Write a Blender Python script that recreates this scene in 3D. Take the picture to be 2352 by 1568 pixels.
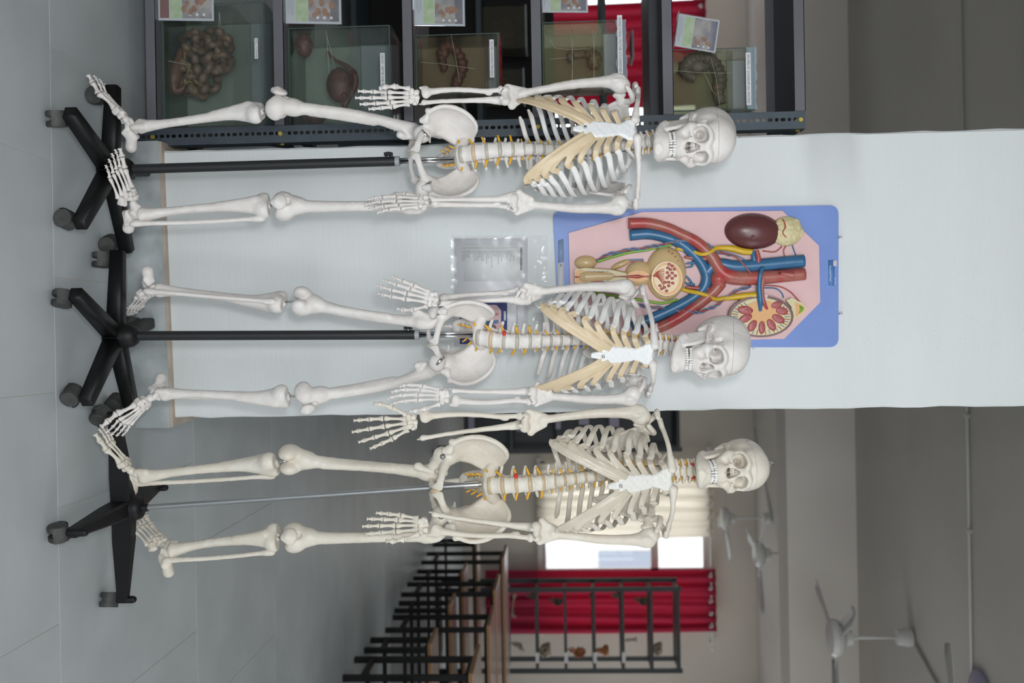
import bpy, bmesh, math, random
import numpy as np
from mathutils import Vector, Matrix, Quaternion

random.seed(7)
np.random.seed(7)
sc = bpy.context.scene
for _o in list(bpy.data.objects):
    bpy.data.objects.remove(_o)
C = bpy.context.collection

# ------------------------------------------------------------------ camera
# The photograph is a portrait shot lying on its side: picture right = up.
CAM = Vector((0.0, 0.0, 1.30))
FPX = 2352 * 35.0 / 36.0                    # focal length in pixels
PITCH, ROLL = math.radians(2.55), math.radians(1.0)
_fwd = Vector((0, math.cos(PITCH), -math.sin(PITCH)))
_up0 = Vector((0, math.sin(PITCH), math.cos(PITCH)))
_rt0 = Vector((1, 0, 0))
_rt = math.cos(ROLL) * _rt0 - math.sin(ROLL) * _up0
_up = math.sin(ROLL) * _rt0 + math.cos(ROLL) * _up0
cam_data = bpy.data.cameras.new('camera')
cam_data.sensor_width = 36.0
cam_data.lens = 35.0
cam_data.clip_start = 0.05
cam_data.clip_end = 200
cam_data.dof.use_dof = True
cam_data.dof.focus_distance = 2.68
cam_data.dof.aperture_fstop = 3.2
cam = bpy.data.objects.new('camera', cam_data)
C.objects.link(cam)
_m = Matrix((_up, -_rt, -_fwd)).transposed().to_4x4()
_m.translation = CAM
cam.matrix_world = _m
sc.camera = cam

# ------------------------------------------------------------------ exposure / world / lights
sc.view_settings.view_transform = 'Standard'
sc.view_settings.look = 'None'
sc.view_settings.exposure = -0.8
sc.view_settings.gamma = 1.0
sc.view_settings.use_curve_mapping = False
sc.cycles.use_denoising = True
sc.cycles.max_bounces = 5
sc.cycles.diffuse_bounces = 3
sc.cycles.glossy_bounces = 2
sc.cycles.use_adaptive_sampling = True
sc.cycles.adaptive_threshold = 0.06
sc.cycles.transparent_max_bounces = 24
sc.cycles.sample_clamp_indirect = 6.0
sc.cycles.caustics_reflective = False
sc.cycles.caustics_refractive = False

world = bpy.data.worlds.new('overcast_sky')
sc.world = world
world.use_nodes = True
_bg = world.node_tree.nodes['Background']
_bg.inputs['Color'].default_value = (0.93, 0.97, 1.0, 1)
_bg.inputs['Strength'].default_value = 5.0


def area_light(name, loc, target, size, power, color=(1, 1, 1), size_y=None, spread=None):
    d = bpy.data.lights.new(name, 'AREA')
    d.energy = power
    d.color = color
    d.size = size
    if size_y:
        d.shape = 'RECTANGLE'
        d.size_y = size_y
    if spread:
        d.spread = math.radians(spread)
    o = bpy.data.objects.new(name, d)
    C.objects.link(o)
    o.location = loc
    o.rotation_euler = (Vector(target) - Vector(loc)).to_track_quat('-Z', 'Y').to_euler()
    return o


# the camera's own flash, held just left of the lens and tipped a little upwards
area_light('camera_flash', (-0.22, -0.02, 1.42), (-0.05, 3.0, 1.75), 0.16, 30, (0.97, 0.99, 1.0))
# soft fill added behind the photographer; the wall there has no windows
area_light('daylight_behind_camera', (0.9, -2.6, 2.1), (0.0, 6.0, 1.5), 3.4, 250, (0.93, 0.97, 1.0), size_y=2.2)


# ------------------------------------------------------------------ helpers
def px(ix, iy, y):
    """world point on the plane Y=y seen at photograph pixel (ix, iy)"""
    d = _fwd * FPX + _rt * (iy - 784.0) + _up * (ix - 1176.0)
    return CAM + d * ((y - CAM.y) / d.y)


def pz(ix, iy, z):
    """world point on the plane Z=z seen at photograph pixel"""
    d = _fwd * FPX + _rt * (iy - 784.0) + _up * (ix - 1176.0)
    return CAM + d * ((z - CAM.z) / d.z)


WM = {}


def wm(o):
    return WM.get(o.name, Matrix.Identity(4))


def attach(o, M, parent=None):
    """give an object its world matrix, under a parent whose world matrix is known"""
    if parent is not None:
        o.parent = parent
        o.matrix_parent_inverse = wm(parent).inverted()
    o.matrix_basis = M
    WM[o.name] = M.copy()
    return o


def tag(o, label=None, cat=None, group=None, kind=None):
    if label: o['label'] = label
    if cat: o['category'] = cat
    if group: o['group'] = group
    if kind: o['kind'] = kind
    return o


def thing(name, loc, label, cat, group=None, kind=None):
    o = bpy.data.objects.new(name, None)
    o.empty_display_size = 0.05
    C.objects.link(o)
    attach(o, Matrix.Translation(Vector(loc)))
    return tag(o, label, cat, group, kind)


def inst(name, mesh, M, parent=None, mat=None):
    o = bpy.data.objects.new(name, mesh)
    C.objects.link(o)
    attach(o, M, parent)
    if mat is not None:
        if len(mesh.materials) == 0:
            mesh.materials.append(mat)
        elif mesh.materials[0] != mat:
            o.material_slots[0].link = 'OBJECT'
            o.material_slots[0].material = mat
    return o


def frame(o, xd, yd, zd):
    m = Matrix((Vector(xd), Vector(yd), Vector(zd))).transposed().to_4x4()
    m.translation = Vector(o)
    return m


def T(*v):
    return Matrix.Translation(Vector(v if len(v) == 3 else v[0]))


def RZ(a): return Matrix.Rotation(math.radians(a), 4, 'Z')
def RX(a): return Matrix.Rotation(math.radians(a), 4, 'X')
def RY(a): return Matrix.Rotation(math.radians(a), 4, 'Y')


def S(x, y=None, z=None):
    if y is None: y = z = x
    return Matrix.Diagonal((x, y, z, 1))


def along(a, b, hint=(0, -1, 0)):
    """rotation frame whose -Z runs from a to b and whose -Y is close to hint"""
    a, b = Vector(a), Vector(b)
    z = (a - b).normalized()
    y = -Vector(hint)
    y = (y - z * y.dot(z)).normalized()
    x = y.cross(z).normalized()
    return frame(a, x, y, z)


def catmull(pts, n=8, closed=False):
    pts = [np.array(p, float) for p in pts]
    out = []
    m = len(pts)
    rng = range(m if closed else m - 1)
    for i in rng:
        if closed:
            p0, p1, p2, p3 = pts[(i - 1) % m], pts[i], pts[(i + 1) % m], pts[(i + 2) % m]
        else:
            p1, p2 = pts[i], pts[i + 1]
            p0 = pts[i - 1] if i > 0 else 2 * p1 - p2
            p3 = pts[i + 2] if i + 2 < m else 2 * p2 - p1
        for k in range(n):
            t = k / n
            out.append(0.5 * ((2 * p1) + (-p0 + p2) * t + (2 * p0 - 5 * p1 + 4 * p2 - p3) * t * t + (-p0 + 3 * p1 - 3 * p2 + p3) * t ** 3))
    if not closed:
        out.append(pts[-1])
    return out


class MB:
    """collects shapes of ONE part and links them as one mesh object"""
    def __init__(self):
        self.v, self.f = [], []

    def add(self, vs, fs, M=None):
        b = len(self.v)
        for p in vs:
            p = Vector(p)
            self.v.append(tuple(M @ p) if M is not None else tuple(p))
        for q in fs:
            self.f.append(tuple(b + i for i in q))
        return self

    def box(self, lo, hi, M=None):
        x0, y0, z0 = lo; x1, y1, z1 = hi
        vs = [(x0, y0, z0), (x1, y0, z0), (x1, y1, z0), (x0, y1, z0), (x0, y0, z1), (x1, y0, z1), (x1, y1, z1), (x0, y1, z1)]
        return self.add(vs, [(3, 2, 1, 0), (4, 5, 6, 7), (0, 1, 5, 4), (1, 2, 6, 5), (2, 3, 7, 6), (3, 0, 4, 7)], M)

    def rbox(self, lo, hi, r, M=None):
        """box with chamfered edges"""
        bm = bmesh.new()
        bmesh.ops.create_cube(bm, size=1)
        for v in bm.verts:
            v.co = Vector([lo[i] + (v.co[i] + .5) * (hi[i] - lo[i]) for i in range(3)])
        bmesh.ops.bevel(bm, geom=list(bm.edges), offset=r, segments=2, affect='EDGES', profile=.6)
        bm.verts.index_update()
        self.add([v.co.copy() for v in bm.verts], [[v.index for v in f.verts] for f in bm.faces], M)
        bm.free()
        return self

    def tube(self, pts, r, n=10, cap=True, M=None, squash=None, hint=None):
        """round (or flattened: squash=(w,t)) bar along points; r scalar or list"""
        pts = [Vector(p) for p in pts]
        m = len(pts)
        rs = r if isinstance(r, (list, tuple, np.ndarray)) else [r] * m
        vs, fs = [], []
        up = Vector(hint) if hint else None
        prev = None
        for i, p in enumerate(pts):
            t = (pts[min(i + 1, m - 1)] - pts[max(i - 1, 0)]).normalized()
            if up is not None:
                a = up
            elif prev is not None:
                a = prev
            else:
                a = Vector((0, 0, 1)) if abs(t.z) < .9 else Vector((1, 0, 0))
            u = (a - t * a.dot(t)).normalized()
            prev = u
            w = t.cross(u)
            for k in range(n):
                an = 2 * math.pi * k / n
                c, s = math.cos(an), math.sin(an)
                if squash: c *= squash[0]; s *= squash[1]
                vs.append(p + (u * c + w * s) * rs[i])
        for i in range(m - 1):
            for k in range(n):
                a, b = i * n + k, i * n + (k + 1) % n
                fs.append((a, b, b + n, a + n))
        if cap:
            fs.append(tuple(range(n - 1, -1, -1)))
            fs.append(tuple((m - 1) * n + k for k in range(n)))
        return self.add(vs, fs, M)

    def cyl(self, a, b, r, n=16, r2=None, M=None):
        return self.tube([a, b], [r, r if r2 is None else r2], n, True, M)

    def lathe(self, prof, n=20, M=None, cap=True):
        """prof = [(r, z), ...] about Z"""
        vs, fs = [], []
        for r, z in prof:
            for k in range(n):
                a = 2 * math.pi * k / n
                vs.append((r * math.cos(a), r * math.sin(a), z))
        m = len(prof)
        for i in range(m - 1):
            for k in range(n):
                a, b = i * n + k, i * n + (k + 1) % n
                fs.append((a, b, b + n, a + n))
        if cap:
            fs.append(tuple(range(n - 1, -1, -1)))
            fs.append(tuple((m - 1) * n + k for k in range(n)))
        return self.add(vs, fs, M)

    def prism(self, poly, z0, z1, M=None):
        """polygon in XY pushed from z0 to z1"""
        n = len(poly)
        vs = [(x, y, z0) for x, y in poly] + [(x, y, z1) for x, y in poly]
        fs = [tuple(range(n - 1, -1, -1)), tuple(range(n, 2 * n))]
        for k in range(n):
            fs.append((k, (k + 1) % n, n + (k + 1) % n, n + k))
        return self.add(vs, fs, M)

    def grid(self, P, M=None, closed=False):
        """P[i][j] points"""
        nu, nv = len(P), len(P[0])
        vs = [p for row in P for p in row]
        fs = []
        for i in range(nu - 1):
            for j in range(nv - 1):
                fs.append((i * nv + j, (i + 1) * nv + j, (i + 1) * nv + j + 1, i * nv + j + 1))
        return self.add(vs, fs, M)

    def ball(self, c, r, M=None, sub=2, jit=0.0, seed=0):
        bm = bmesh.new()
        bmesh.ops.create_icosphere(bm, subdivisions=sub, radius=1)
        rr = r if isinstance(r, (tuple, list)) else (r, r, r)
        rng = random.Random(seed)
        for v in bm.verts:
            j = 1 + jit * (rng.random() - .5) * 2
            v.co = Vector((v.co.x * rr[0] * j + c[0], v.co.y * rr[1] * j + c[1], v.co.z * rr[2] * j + c[2]))
        bm.verts.index_update()
        self.add([v.co.copy() for v in bm.verts], [[v.index for v in f.verts] for f in bm.faces], M)
        bm.free()
        return self

    def mesh(self, name, mat=None, smooth=False, angle=None):
        me = bpy.data.meshes.new(name)
        me.from_pydata(self.v, [], self.f)
        bm = bmesh.new(); bm.from_mesh(me)
        bmesh.ops.recalc_face_normals(bm, faces=bm.faces)
        if angle is not None:
            for e in bm.edges:
                if len(e.link_faces) == 2 and e.calc_face_angle(0) > math.radians(angle):
                    e.smooth = False
        bm.to_mesh(me); bm.free()
        if smooth or angle is not None:
            me.polygons.foreach_set('use_smooth', [True] * len(me.polygons))
        if mat is not None:
            me.materials.append(mat)
        me.update()
        return me

    def build(self, name, mat, parent=None, smooth=False, angle=None, origin=None, M=None):
        """verts are world points (or local ones with M)"""
        if M is None:
            if origin is None:
                origin = wm(parent).translation if parent is not None else Vector((0, 0, 0))
            origin = Vector(origin)
            self.v = [tuple(Vector(p) - origin) for p in self.v]
            M = Matrix.Translation(origin)
        return inst(name, self.mesh(name, mat, smooth, angle), M, parent)


# ------------------------------------------------------------------ materials
def new_mat(name):
    m = bpy.data.materials.new(name)
    m.use_nodes = True
    nt = m.node_tree
    return m, nt, nt.nodes['Principled BSDF']


def mat(name, col, rough=.5, metal=0., spec=.5, var=0., vscale=8., bump=0., bscale=60., col2=None, coords='Object', stretch=None, coat=0.):
    """plain surface: colour, optional noise variation towards col2, fine bump"""
    m, nt, b = new_mat(name)
    b.inputs['Base Color'].default_value = (*col, 1)
    b.inputs['Roughness'].default_value = rough
    b.inputs['Metallic'].default_value = metal
    b.inputs['Specular IOR Level'].default_value = spec
    if coat:
        b.inputs['Coat Weight'].default_value = coat
        b.inputs['Coat Roughness'].default_value = .15
    if var or bump:
        tc = nt.nodes.new('ShaderNodeTexCoord')
        src = tc.outputs[coords]
        if stretch:
            mp = nt.nodes.new('ShaderNodeMapping')
            mp.inputs['Scale'].default_value = stretch
            nt.links.new(src, mp.inputs['Vector'])
            src = mp.outputs['Vector']
    if var:
        n = nt.nodes.new('ShaderNodeTexNoise')
        n.inputs['Scale'].default_value = vscale
        n.inputs['Detail'].default_value = 5
        nt.links.new(src, n.inputs['Vector'])
        r = nt.nodes.new('ShaderNodeValToRGB')
        r.color_ramp.elements[0].position = .35
        r.color_ramp.elements[1].position = .65
        c2 = col2 if col2 else tuple(c * (1 - var) for c in col)
        r.color_ramp.elements[0].color = (*c2, 1)
        r.color_ramp.elements[1].color = (*col, 1)
        nt.links.new(n.outputs['Fac'], r.inputs['Fac'])
        nt.links.new(r.outputs['Color'], b.inputs['Base Color'])
    if bump:
        n2 = nt.nodes.new('ShaderNodeTexNoise')
        n2.inputs['Scale'].default_value = bscale
        n2.inputs['Detail'].default_value = 4
        nt.links.new(src, n2.inputs['Vector'])
        bp = nt.nodes.new('ShaderNodeBump')
        bp.inputs['Strength'].default_value = bump
        bp.inputs['Distance'].default_value = .004
        nt.links.new(n2.outputs['Fac'], bp.inputs['Height'])
        nt.links.new(bp.outputs['Normal'], b.inputs['Normal'])
    return m


def speckle(m, scale=220., size=.09, col=(.12, .11, .1), amount=.8, coords='Object'):
    """small specks of dirt over an existing material's colour"""
    nt = m.node_tree
    b = nt.nodes['Principled BSDF']
    tc = nt.nodes.new('ShaderNodeTexCoord')
    v = nt.nodes.new('ShaderNodeTexVoronoi')
    v.inputs['Scale'].default_value = scale
    nt.links.new(tc.outputs[coords], v.inputs['Vector'])
    n = nt.nodes.new('ShaderNodeTexNoise')
    n.inputs['Scale'].default_value = 2.3
    n.inputs['Detail'].default_value = 3
    nt.links.new(tc.outputs[coords], n.inputs['Vector'])
    mu = nt.nodes.new('ShaderNodeMath'); mu.operation = 'MULTIPLY'
    r0 = nt.nodes.new('ShaderNodeMapRange')
    r0.inputs['From Min'].default_value = .42; r0.inputs['From Max'].default_value = .7
    nt.links.new(n.outputs['Fac'], r0.inputs['Value'])
    lt = nt.nodes.new('ShaderNodeMapRange')
    lt.inputs['From Min'].default_value = size; lt.inputs['From Max'].default_value = size * .6
    nt.links.new(v.outputs['Distance'], lt.inputs['Value'])
    nt.links.new(r0.outputs['Result'], mu.inputs[0]); nt.links.new(lt.outputs['Result'], mu.inputs[1])
    mu2 = nt.nodes.new('ShaderNodeMath'); mu2.operation = 'MULTIPLY'; mu2.inputs[1].default_value = amount
    nt.links.new(mu.outputs[0], mu2.inputs[0])
    mx = nt.nodes.new('ShaderNodeMix'); mx.data_type = 'RGBA'
    old = b.inputs['Base Color']
    if old.is_linked:
        nt.links.new(old.links[0].from_socket, mx.inputs['A'])
    else:
        mx.inputs['A'].default_value = old.default_value
    mx.inputs['B'].default_value = (*col, 1)
    nt.links.new(mu2.outputs[0], mx.inputs['Factor'])
    nt.links.new(mx.outputs['Result'], b.inputs['Base Color'])
    return m


def glass_mat(name, tint=(.9, .95, .92), gloss=.06, haze=0., haze_col=(.5, .55, .5), rim=.7):
    """thin clear sheet: see-through tint, mirror gloss, optional milky haze"""
    m = bpy.data.materials.new(name)
    m.use_nodes = True
    nt = m.node_tree
    nt.nodes.clear()
    out = nt.nodes.new('ShaderNodeOutputMaterial')
    tr = nt.nodes.new('ShaderNodeBsdfTransparent'); tr.inputs[0].default_value = (*tint, 1)
    gl = nt.nodes.new('ShaderNodeBsdfGlossy'); gl.inputs['Roughness'].default_value = .04
    lw = nt.nodes.new('ShaderNodeLayerWeight'); lw.inputs[0].default_value = .5
    pw_ = nt.nodes.new('ShaderNodeMath'); pw_.operation = 'POWER'; pw_.inputs[1].default_value = 4.
    fr = nt.nodes.new('ShaderNodeMath'); fr.operation = 'MULTIPLY_ADD'; fr.inputs[1].default_value = rim; fr.inputs[2].default_value = gloss * .5
    nt.links.new(lw.outputs['Facing'], pw_.inputs[0]); nt.links.new(pw_.outputs[0], fr.inputs[0])
    cur = tr
    if haze:
        df = nt.nodes.new('ShaderNodeBsdfDiffuse'); df.inputs[0].default_value = (*haze_col, 1)
        mh = nt.nodes.new('ShaderNodeMixShader'); mh.inputs[0].default_value = haze
        nt.links.new(tr.outputs[0], mh.inputs[1]); nt.links.new(df.outputs[0], mh.inputs[2])
        cur = mh
    mx = nt.nodes.new('ShaderNodeMixShader')
    nt.links.new(fr.outputs[0], mx.inputs[0])
    nt.links.new(cur.outputs[0], mx.inputs[1]); nt.links.new(gl.outputs[0], mx.inputs[2])
    nt.links.new(mx.outputs[0], out.inputs['Surface'])
    return m


def text_mesh(s, size=.01, extrude=0.0, align='LEFT'):
    cu = bpy.data.curves.new('text', 'FONT')
    cu.body = s
    cu.size = size
    cu.align_x = align
    cu.extrude = extrude
    cu.resolution_u = 2
    o = bpy.data.objects.new('text_tmp', cu)
    C.objects.link(o)
    dg = bpy.context.evaluated_depsgraph_get()
    dg.update()
    me = bpy.data.meshes.new_from_object(o.evaluated_get(dg))
    bpy.data.objects.remove(o)
    bpy.data.curves.remove(cu)
    return me


def text_obj(name, s, size, M, parent, m, align='LEFT', width=None):
    me = text_mesh(s, size, 0, align)
    if width and len(me.vertices):
        xs = [v.co.x for v in me.vertices]
        w = max(xs) - min(xs)
        M = M @ S(width / w, 1, 1)
    me.materials.clear()
    me.materials.append(m)
    return inst(name, me, M, parent)
# ------------------------------------------------------------------ the hall
CEIL, FAR = 3.90, 13.4
XL, XR, YB = -6.2, 5.6, -3.2

m_floor = mat('floor_stone', (.55, .595, .615), .45, var=.13, vscale=3.0, bump=.05, bscale=90, stretch=(1, 1, 1))
speckle(m_floor, 38, .06, (.16, .15, .13), .6)
m_grout = mat('grout', (.62, .60, .54), .9)
m_wall = mat('wall_paint', (.61, .56, .49), .7, var=.08, vscale=1.2)
m_ceiling = mat('ceiling_paint', (.56, .535, .495), .8, var=.10, vscale=1.1, bump=.08, bscale=14)
m_beam = mat('beam_paint', (.66, .62, .575), .75, var=.06, vscale=1.4)
m_pillar = mat('pillar_whitewash', (.76, .795, .80), .62, var=.07, vscale=2.4, bump=.2, bscale=120, stretch=(.10, .10, 1))
speckle(m_pillar, 62, .085, (.36, .35, .31), .8)
speckle(m_pillar, 130, .11, (.42, .41, .38), .7)
m_plinth = mat('plinth_cement', (.56, .61, .625), .7, var=.36, vscale=9, bump=.25, bscale=60)
m_bare = mat('bare_plaster', (.56, .48, .41), .8, var=.2, vscale=22, bump=.3, bscale=80)

# floor: grout bed, tiles near by, one slab far off where the joints cannot be told apart
floor = MB().box((XL, YB, -.12), (XR, FAR, -.0015)).build('floor', m_grout)
tag(floor, kind='structure')
TW, TD = .60, .97
TY0 = 2.53 - TD * 2
tile = MB().rbox((0, 0, -.02), (TW - .0022, TD - .0022, 0), .0006).mesh('floor_tile', m_floor)
NROW = 4
for r in range(NROW):
    off = .112 if r % 2 == 1 else .412
    for k in range(-9, 9):
        x = off + k * TW
        if x < XL or x + TW > XR: continue
        o = inst('floor_tile', tile, T(x, TY0 + r * TD, 0), floor)
o = MB().box((XL, TY0 + NROW * TD, -.02), (XR, FAR, 0)).build('floor_slab', m_floor, floor)
o = MB().box((XL, YB, -.02), (XR, TY0 - .003, 0)).build('floor_slab', m_floor, floor)

# ceiling with downstand beams
ceiling = MB().box((XL, YB, CEIL), (XR, FAR + .3, CEIL + .15)).build('ceiling', m_ceiling)
tag(ceiling, kind='structure')
for y0, y1 in ((8.85, 9.22), (3.9, 4.25), (-.6, -.25)):
    MB().box((XL, y0, 3.30), (XR, y1, CEIL)).build('beam', m_beam, ceiling)

# far wall with two window openings, side walls, wall behind the photographer
W1 = (1.62, 3.90, 1.06, 3.27)      # x0,x1,z0,z1 of the window behind the right-hand skeleton
W2 = (-4.9, -2.75, 1.06, 3.27)


def wall_with_holes(name, y0, y1, holes):
    b = MB()
    xs = sorted({XL, XR, *[h[0] for h in holes], *[h[1] for h in holes]})
    for a, c in zip(xs[:-1], xs[1:]):
        h = [q for q in holes if q[0] <= a and q[1] >= c]
        if h:
            b.box((a, y0, 0), (c, y1, h[0][2])); b.box((a, y0, h[0][3]), (c, y1, CEIL))
        else:
            b.box((a, y0, 0), (c, y1, CEIL))
    o = b.build(name, m_wall)
    return tag(o, kind='structure')


wall_with_holes('wall_back', FAR, FAR + .24, [W1, W2])


def side_wall(name, x0, x1, holes):
    b = MB()
    ys = sorted({YB, FAR + .24, *[q for h in holes for q in h[:2]]})
    for a, c in zip(ys[:-1], ys[1:]):
        h = [q for q in holes if q[0] <= a and q[1] >= c]
        if h:
            b.box((x0, a, 0), (x1, c, h[0][2])); b.box((x0, a, h[0][3]), (x1, c, CEIL))
        else:
            b.box((x0, a, 0), (x1, c, CEIL))
    return tag(b.build(name, m_wall), kind='structure')


SIDE = [(5.2, 7.2, 1.0, 3.25), (9.9, 12.2, 1.0, 3.25)]  # unseen side openings, added to let more sky light into the far room
side_wall('wall_left', XL - .2, XL, SIDE[1:])
side_wall('wall_right', XR, XR + .2, SIDE + [(-1.2, 2.6, 1.0, 3.25)])  # one more unseen opening added beside the camera for light
for k, (ya, yb, za, zb_) in enumerate(SIDE):
    for sx, xx in ((1, XL - .1), (-1, XR + .1)):
        if k == 0 and sx == 1: continue
        l = area_light('window_daylight', (xx, (ya + yb) / 2, (za + zb_) / 2), (xx + sx, (ya + yb) / 2, (za + zb_) / 2), yb - ya, 1, size_y=zb_ - za)
        l.data.cycles.is_portal = True
tag(MB().box((XL - .2, YB - .2, 0), (XR + .2, YB, CEIL)).build('wall_front', m_wall), kind='structure')

# the whitewashed pillar, a little askew, on its bare cement plinth
PY = 2.985
PYAW = 3.6
pl, pr = px(1000, 332, PY), px(1000, 954, PY)
pw = pr.x - pl.x
PM = T(pl.x, PY - .012, 0) @ RZ(PYAW)
pillar = MB()
_n = 70
_rng = random.Random(3)
rows = []
for i in range(_n + 1):
    z = .118 + (CEIL - .118) * (i / _n)
    j = [(_rng.random() - .5) * .005 for _ in range(4)]
    rows.append([(0 + j[0], .004 + abs(j[1]), z), (.006, 0, z), (pw / 3, 0, z), (pw * 2 / 3, 0, z), (pw - .006, 0, z), (pw + j[2], .004 + abs(j[3]), z), (pw, .58, z), (0, .58, z), (0 + j[0], .004 + abs(j[1]), z)])
pillar.grid(rows)
pillar_o = pillar.build('pillar', m_pillar, M=PM, angle=35)
tag(pillar_o, kind='structure')
MB().box((-.028, -.022, 0), (pw + .028, .61, .112)).build('plinth', m_plinth, pillar_o, M=PM)
b = MB()
b.box((-.026, -.020, .112), (pw + .026, .608, .121))
b.build('plinth_ledge', m_bare, pillar_o, M=PM)
# ------------------------------------------------------------------ bones: signed distance sculpting
class Field:
    def __init__(self, lo, hi, res):
        self.lo = np.array(lo, np.float32); self.res = res
        n = [max(4, int(math.ceil((hi[i] - lo[i]) / res)) + 1) for i in range(3)]
        self.ax = [self.lo[i] + np.arange(n[i], dtype=np.float32) * res for i in range(3)]
        self.n = n
        self.F = np.full(n, .05, np.float32)

    def _sl(self, lo, hi):
        s = []
        for i in range(3):
            a = int(max(0, math.floor((lo[i] - self.lo[i]) / self.res)))
            b = int(min(self.n[i], math.ceil((hi[i] - self.lo[i]) / self.res) + 1))
            if b <= a: return None
            s.append(slice(a, b))
        return tuple(s)

    def _apply(self, fn, lo, hi, k, sub):
        m = k + 2 * self.res
        s = self._sl([v - m for v in lo], [v + m for v in hi])
        if s is None: return self
        x = self.ax[0][s[0]][:, None, None]; y = self.ax[1][s[1]][None, :, None]; z = self.ax[2][s[2]][None, None, :]
        d = fn(x, y, z)
        a = self.F[s]
        if sub:
            d = -d
            h = np.clip(.5 - .5 * (d - a) / k, 0, 1) if k > 0 else None
            self.F[s] = np.maximum(a, d) if k <= 0 else d + (a - d) * h + k * h * (1 - h)
        else:
            h = np.clip(.5 + .5 * (d - a) / k, 0, 1) if k > 0 else None
            self.F[s] = np.minimum(a, d) if k <= 0 else d + (a - d) * h - k * h * (1 - h)
        return self

    def cap(self, a, b, ra, rb=None, k=.004, sub=False, margin=0):
        rb = ra if rb is None else rb
        a = np.array(a, np.float32); b = np.array(b, np.float32)
        ab = b - a; L = float(ab @ ab) + 1e-12
        def fn(x, y, z):
            t = np.clip(((x - a[0]) * ab[0] + (y - a[1]) * ab[1] + (z - a[2]) * ab[2]) / L, 0, 1)
            return np.sqrt((x - a[0] - t * ab[0]) ** 2 + (y - a[1] - t * ab[1]) ** 2 + (z - a[2] - t * ab[2]) ** 2) - (ra + (rb - ra) * t)
        r = max(ra, rb) + margin
        return self._apply(fn, np.minimum(a, b) - r, np.maximum(a, b) + r, k, sub)

    def caps(self, segs, k=.004, sub=False):
        """hard union of many capsules, then one smooth union with the rest"""
        P = np.array([(*a[:3], *b[:3]) for a, b in segs], np.float32)
        R = max(max(a[3], b[3]) for a, b in segs)
        lo = np.minimum(P[:, :3].min(0), P[:, 3:].min(0)) - R; hi = np.maximum(P[:, :3].max(0), P[:, 3:].max(0)) + R
        m = k + 2 * self.res
        s = self._sl(lo - m, hi + m)
        if s is None: return self
        old = self.F
        self.F = np.full(old.shape, .05, np.float32)
        for a, b in segs:
            self.cap(a[:3], b[:3], a[3], b[3], 0, margin=k)
        d = self.F[s]
        self.F = old
        return self._merge(s, d, k, sub)

    def _merge(self, s, d, k, sub):
        a = self.F[s]
        if sub:
            d = -d
            h = np.clip(.5 - .5 * (d - a) / k, 0, 1)
            self.F[s] = d + (a - d) * h + k * h * (1 - h)
        else:
            h = np.clip(.5 + .5 * (d - a) / k, 0, 1)
            self.F[s] = d + (a - d) * h - k * h * (1 - h)
        return self

    def chain(self, pts, k=.004, sub=False):
        """pts = [(x,y,z,r), ...] smoothed into one limb"""
        p = catmull(pts, 5) if len(pts) > 2 else pts
        return self.caps(list(zip(p[:-1], p[1:])), k, sub)

    def ell(self, c, r, k=.004, sub=False, rot=None):
        c = np.array(c, np.float32)
        R = np.array(rot.to_3x3().transposed(), np.float32) if rot is not None else None
        def fn(x, y, z):
            X, Y, Z = x - c[0], y - c[1], z - c[2]
            if R is not None:
                X, Y, Z = (R[0, 0] * X + R[0, 1] * Y + R[0, 2] * Z, R[1, 0] * X + R[1, 1] * Y + R[1, 2] * Z, R[2, 0] * X + R[2, 1] * Y + R[2, 2] * Z)
            k0 = np.sqrt((X / r[0]) ** 2 + (Y / r[1]) ** 2 + (Z / r[2]) ** 2)
            k1 = np.sqrt((X / r[0] ** 2) ** 2 + (Y / r[1] ** 2) ** 2 + (Z / r[2] ** 2) ** 2) + 1e-9
            return k0 * (k0 - 1) / k1
        m = max(r) if rot is not None else None
        lo = c - (m if m else np.array(r)); hi = c + (m if m else np.array(r))
        return self._apply(fn, lo, hi, k, sub)

    def box(self, c, h, r=.002, k=.004, sub=False, rot=None):
        c = np.array(c, np.float32)
        R = np.array(rot.to_3x3().transposed(), np.float32) if rot is not None else None
        def fn(x, y, z):
            X, Y, Z = x - c[0], y - c[1], z - c[2]
            if R is not None:
                X, Y, Z = (R[0, 0] * X + R[0, 1] * Y + R[0, 2] * Z, R[1, 0] * X + R[1, 1] * Y + R[1, 2] * Z, R[2, 0] * X + R[2, 1] * Y + R[2, 2] * Z)
            qx, qy, qz = np.abs(X) - h[0] + r, np.abs(Y) - h[1] + r, np.abs(Z) - h[2] + r
            return np.sqrt(np.maximum(qx, 0) ** 2 + np.maximum(qy, 0) ** 2 + np.maximum(qz, 0) ** 2) + np.minimum(np.maximum(np.maximum(qx, qy), qz), 0) - r
        m = math.sqrt(sum(v * v for v in h)) if rot is not None else None
        lo = c - (m if m else np.array(h)); hi = c + (m if m else np.array(h))
        return self._apply(fn, lo, hi, k, sub)

    def ecyl(self, c, rx, ry, h, waist=0., k=.004, sub=False):
        """upright elliptic cylinder, narrowed in the middle"""
        c = np.array(c, np.float32)
        def fn(x, y, z):
            X, Y, Z = x - c[0], y - c[1], z - c[2]
            w = 1 - waist * (1 - np.minimum(1, (Z / h) ** 2))
            d = (np.sqrt((X / (rx * w)) ** 2 + (Y / (ry * w)) ** 2) - 1) * min(rx, ry)
            e = np.abs(Z) - h
            q = .0025
            return np.minimum(np.maximum(d, e) + q, 0) + np.sqrt(np.maximum(d + q, 0) ** 2 + np.maximum(e + q, 0) ** 2) - q
        R = np.array((rx, ry, h))
        return self._apply(fn, c - R, c + R, k, sub)

    def splat(self, pts, k=.004, sub=False):
        """cloud of (x,y,z,r)"""
        for p in pts:
            self.cap(p[:3], p[:3], p[3], p[3], k, sub)
        return self

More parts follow.
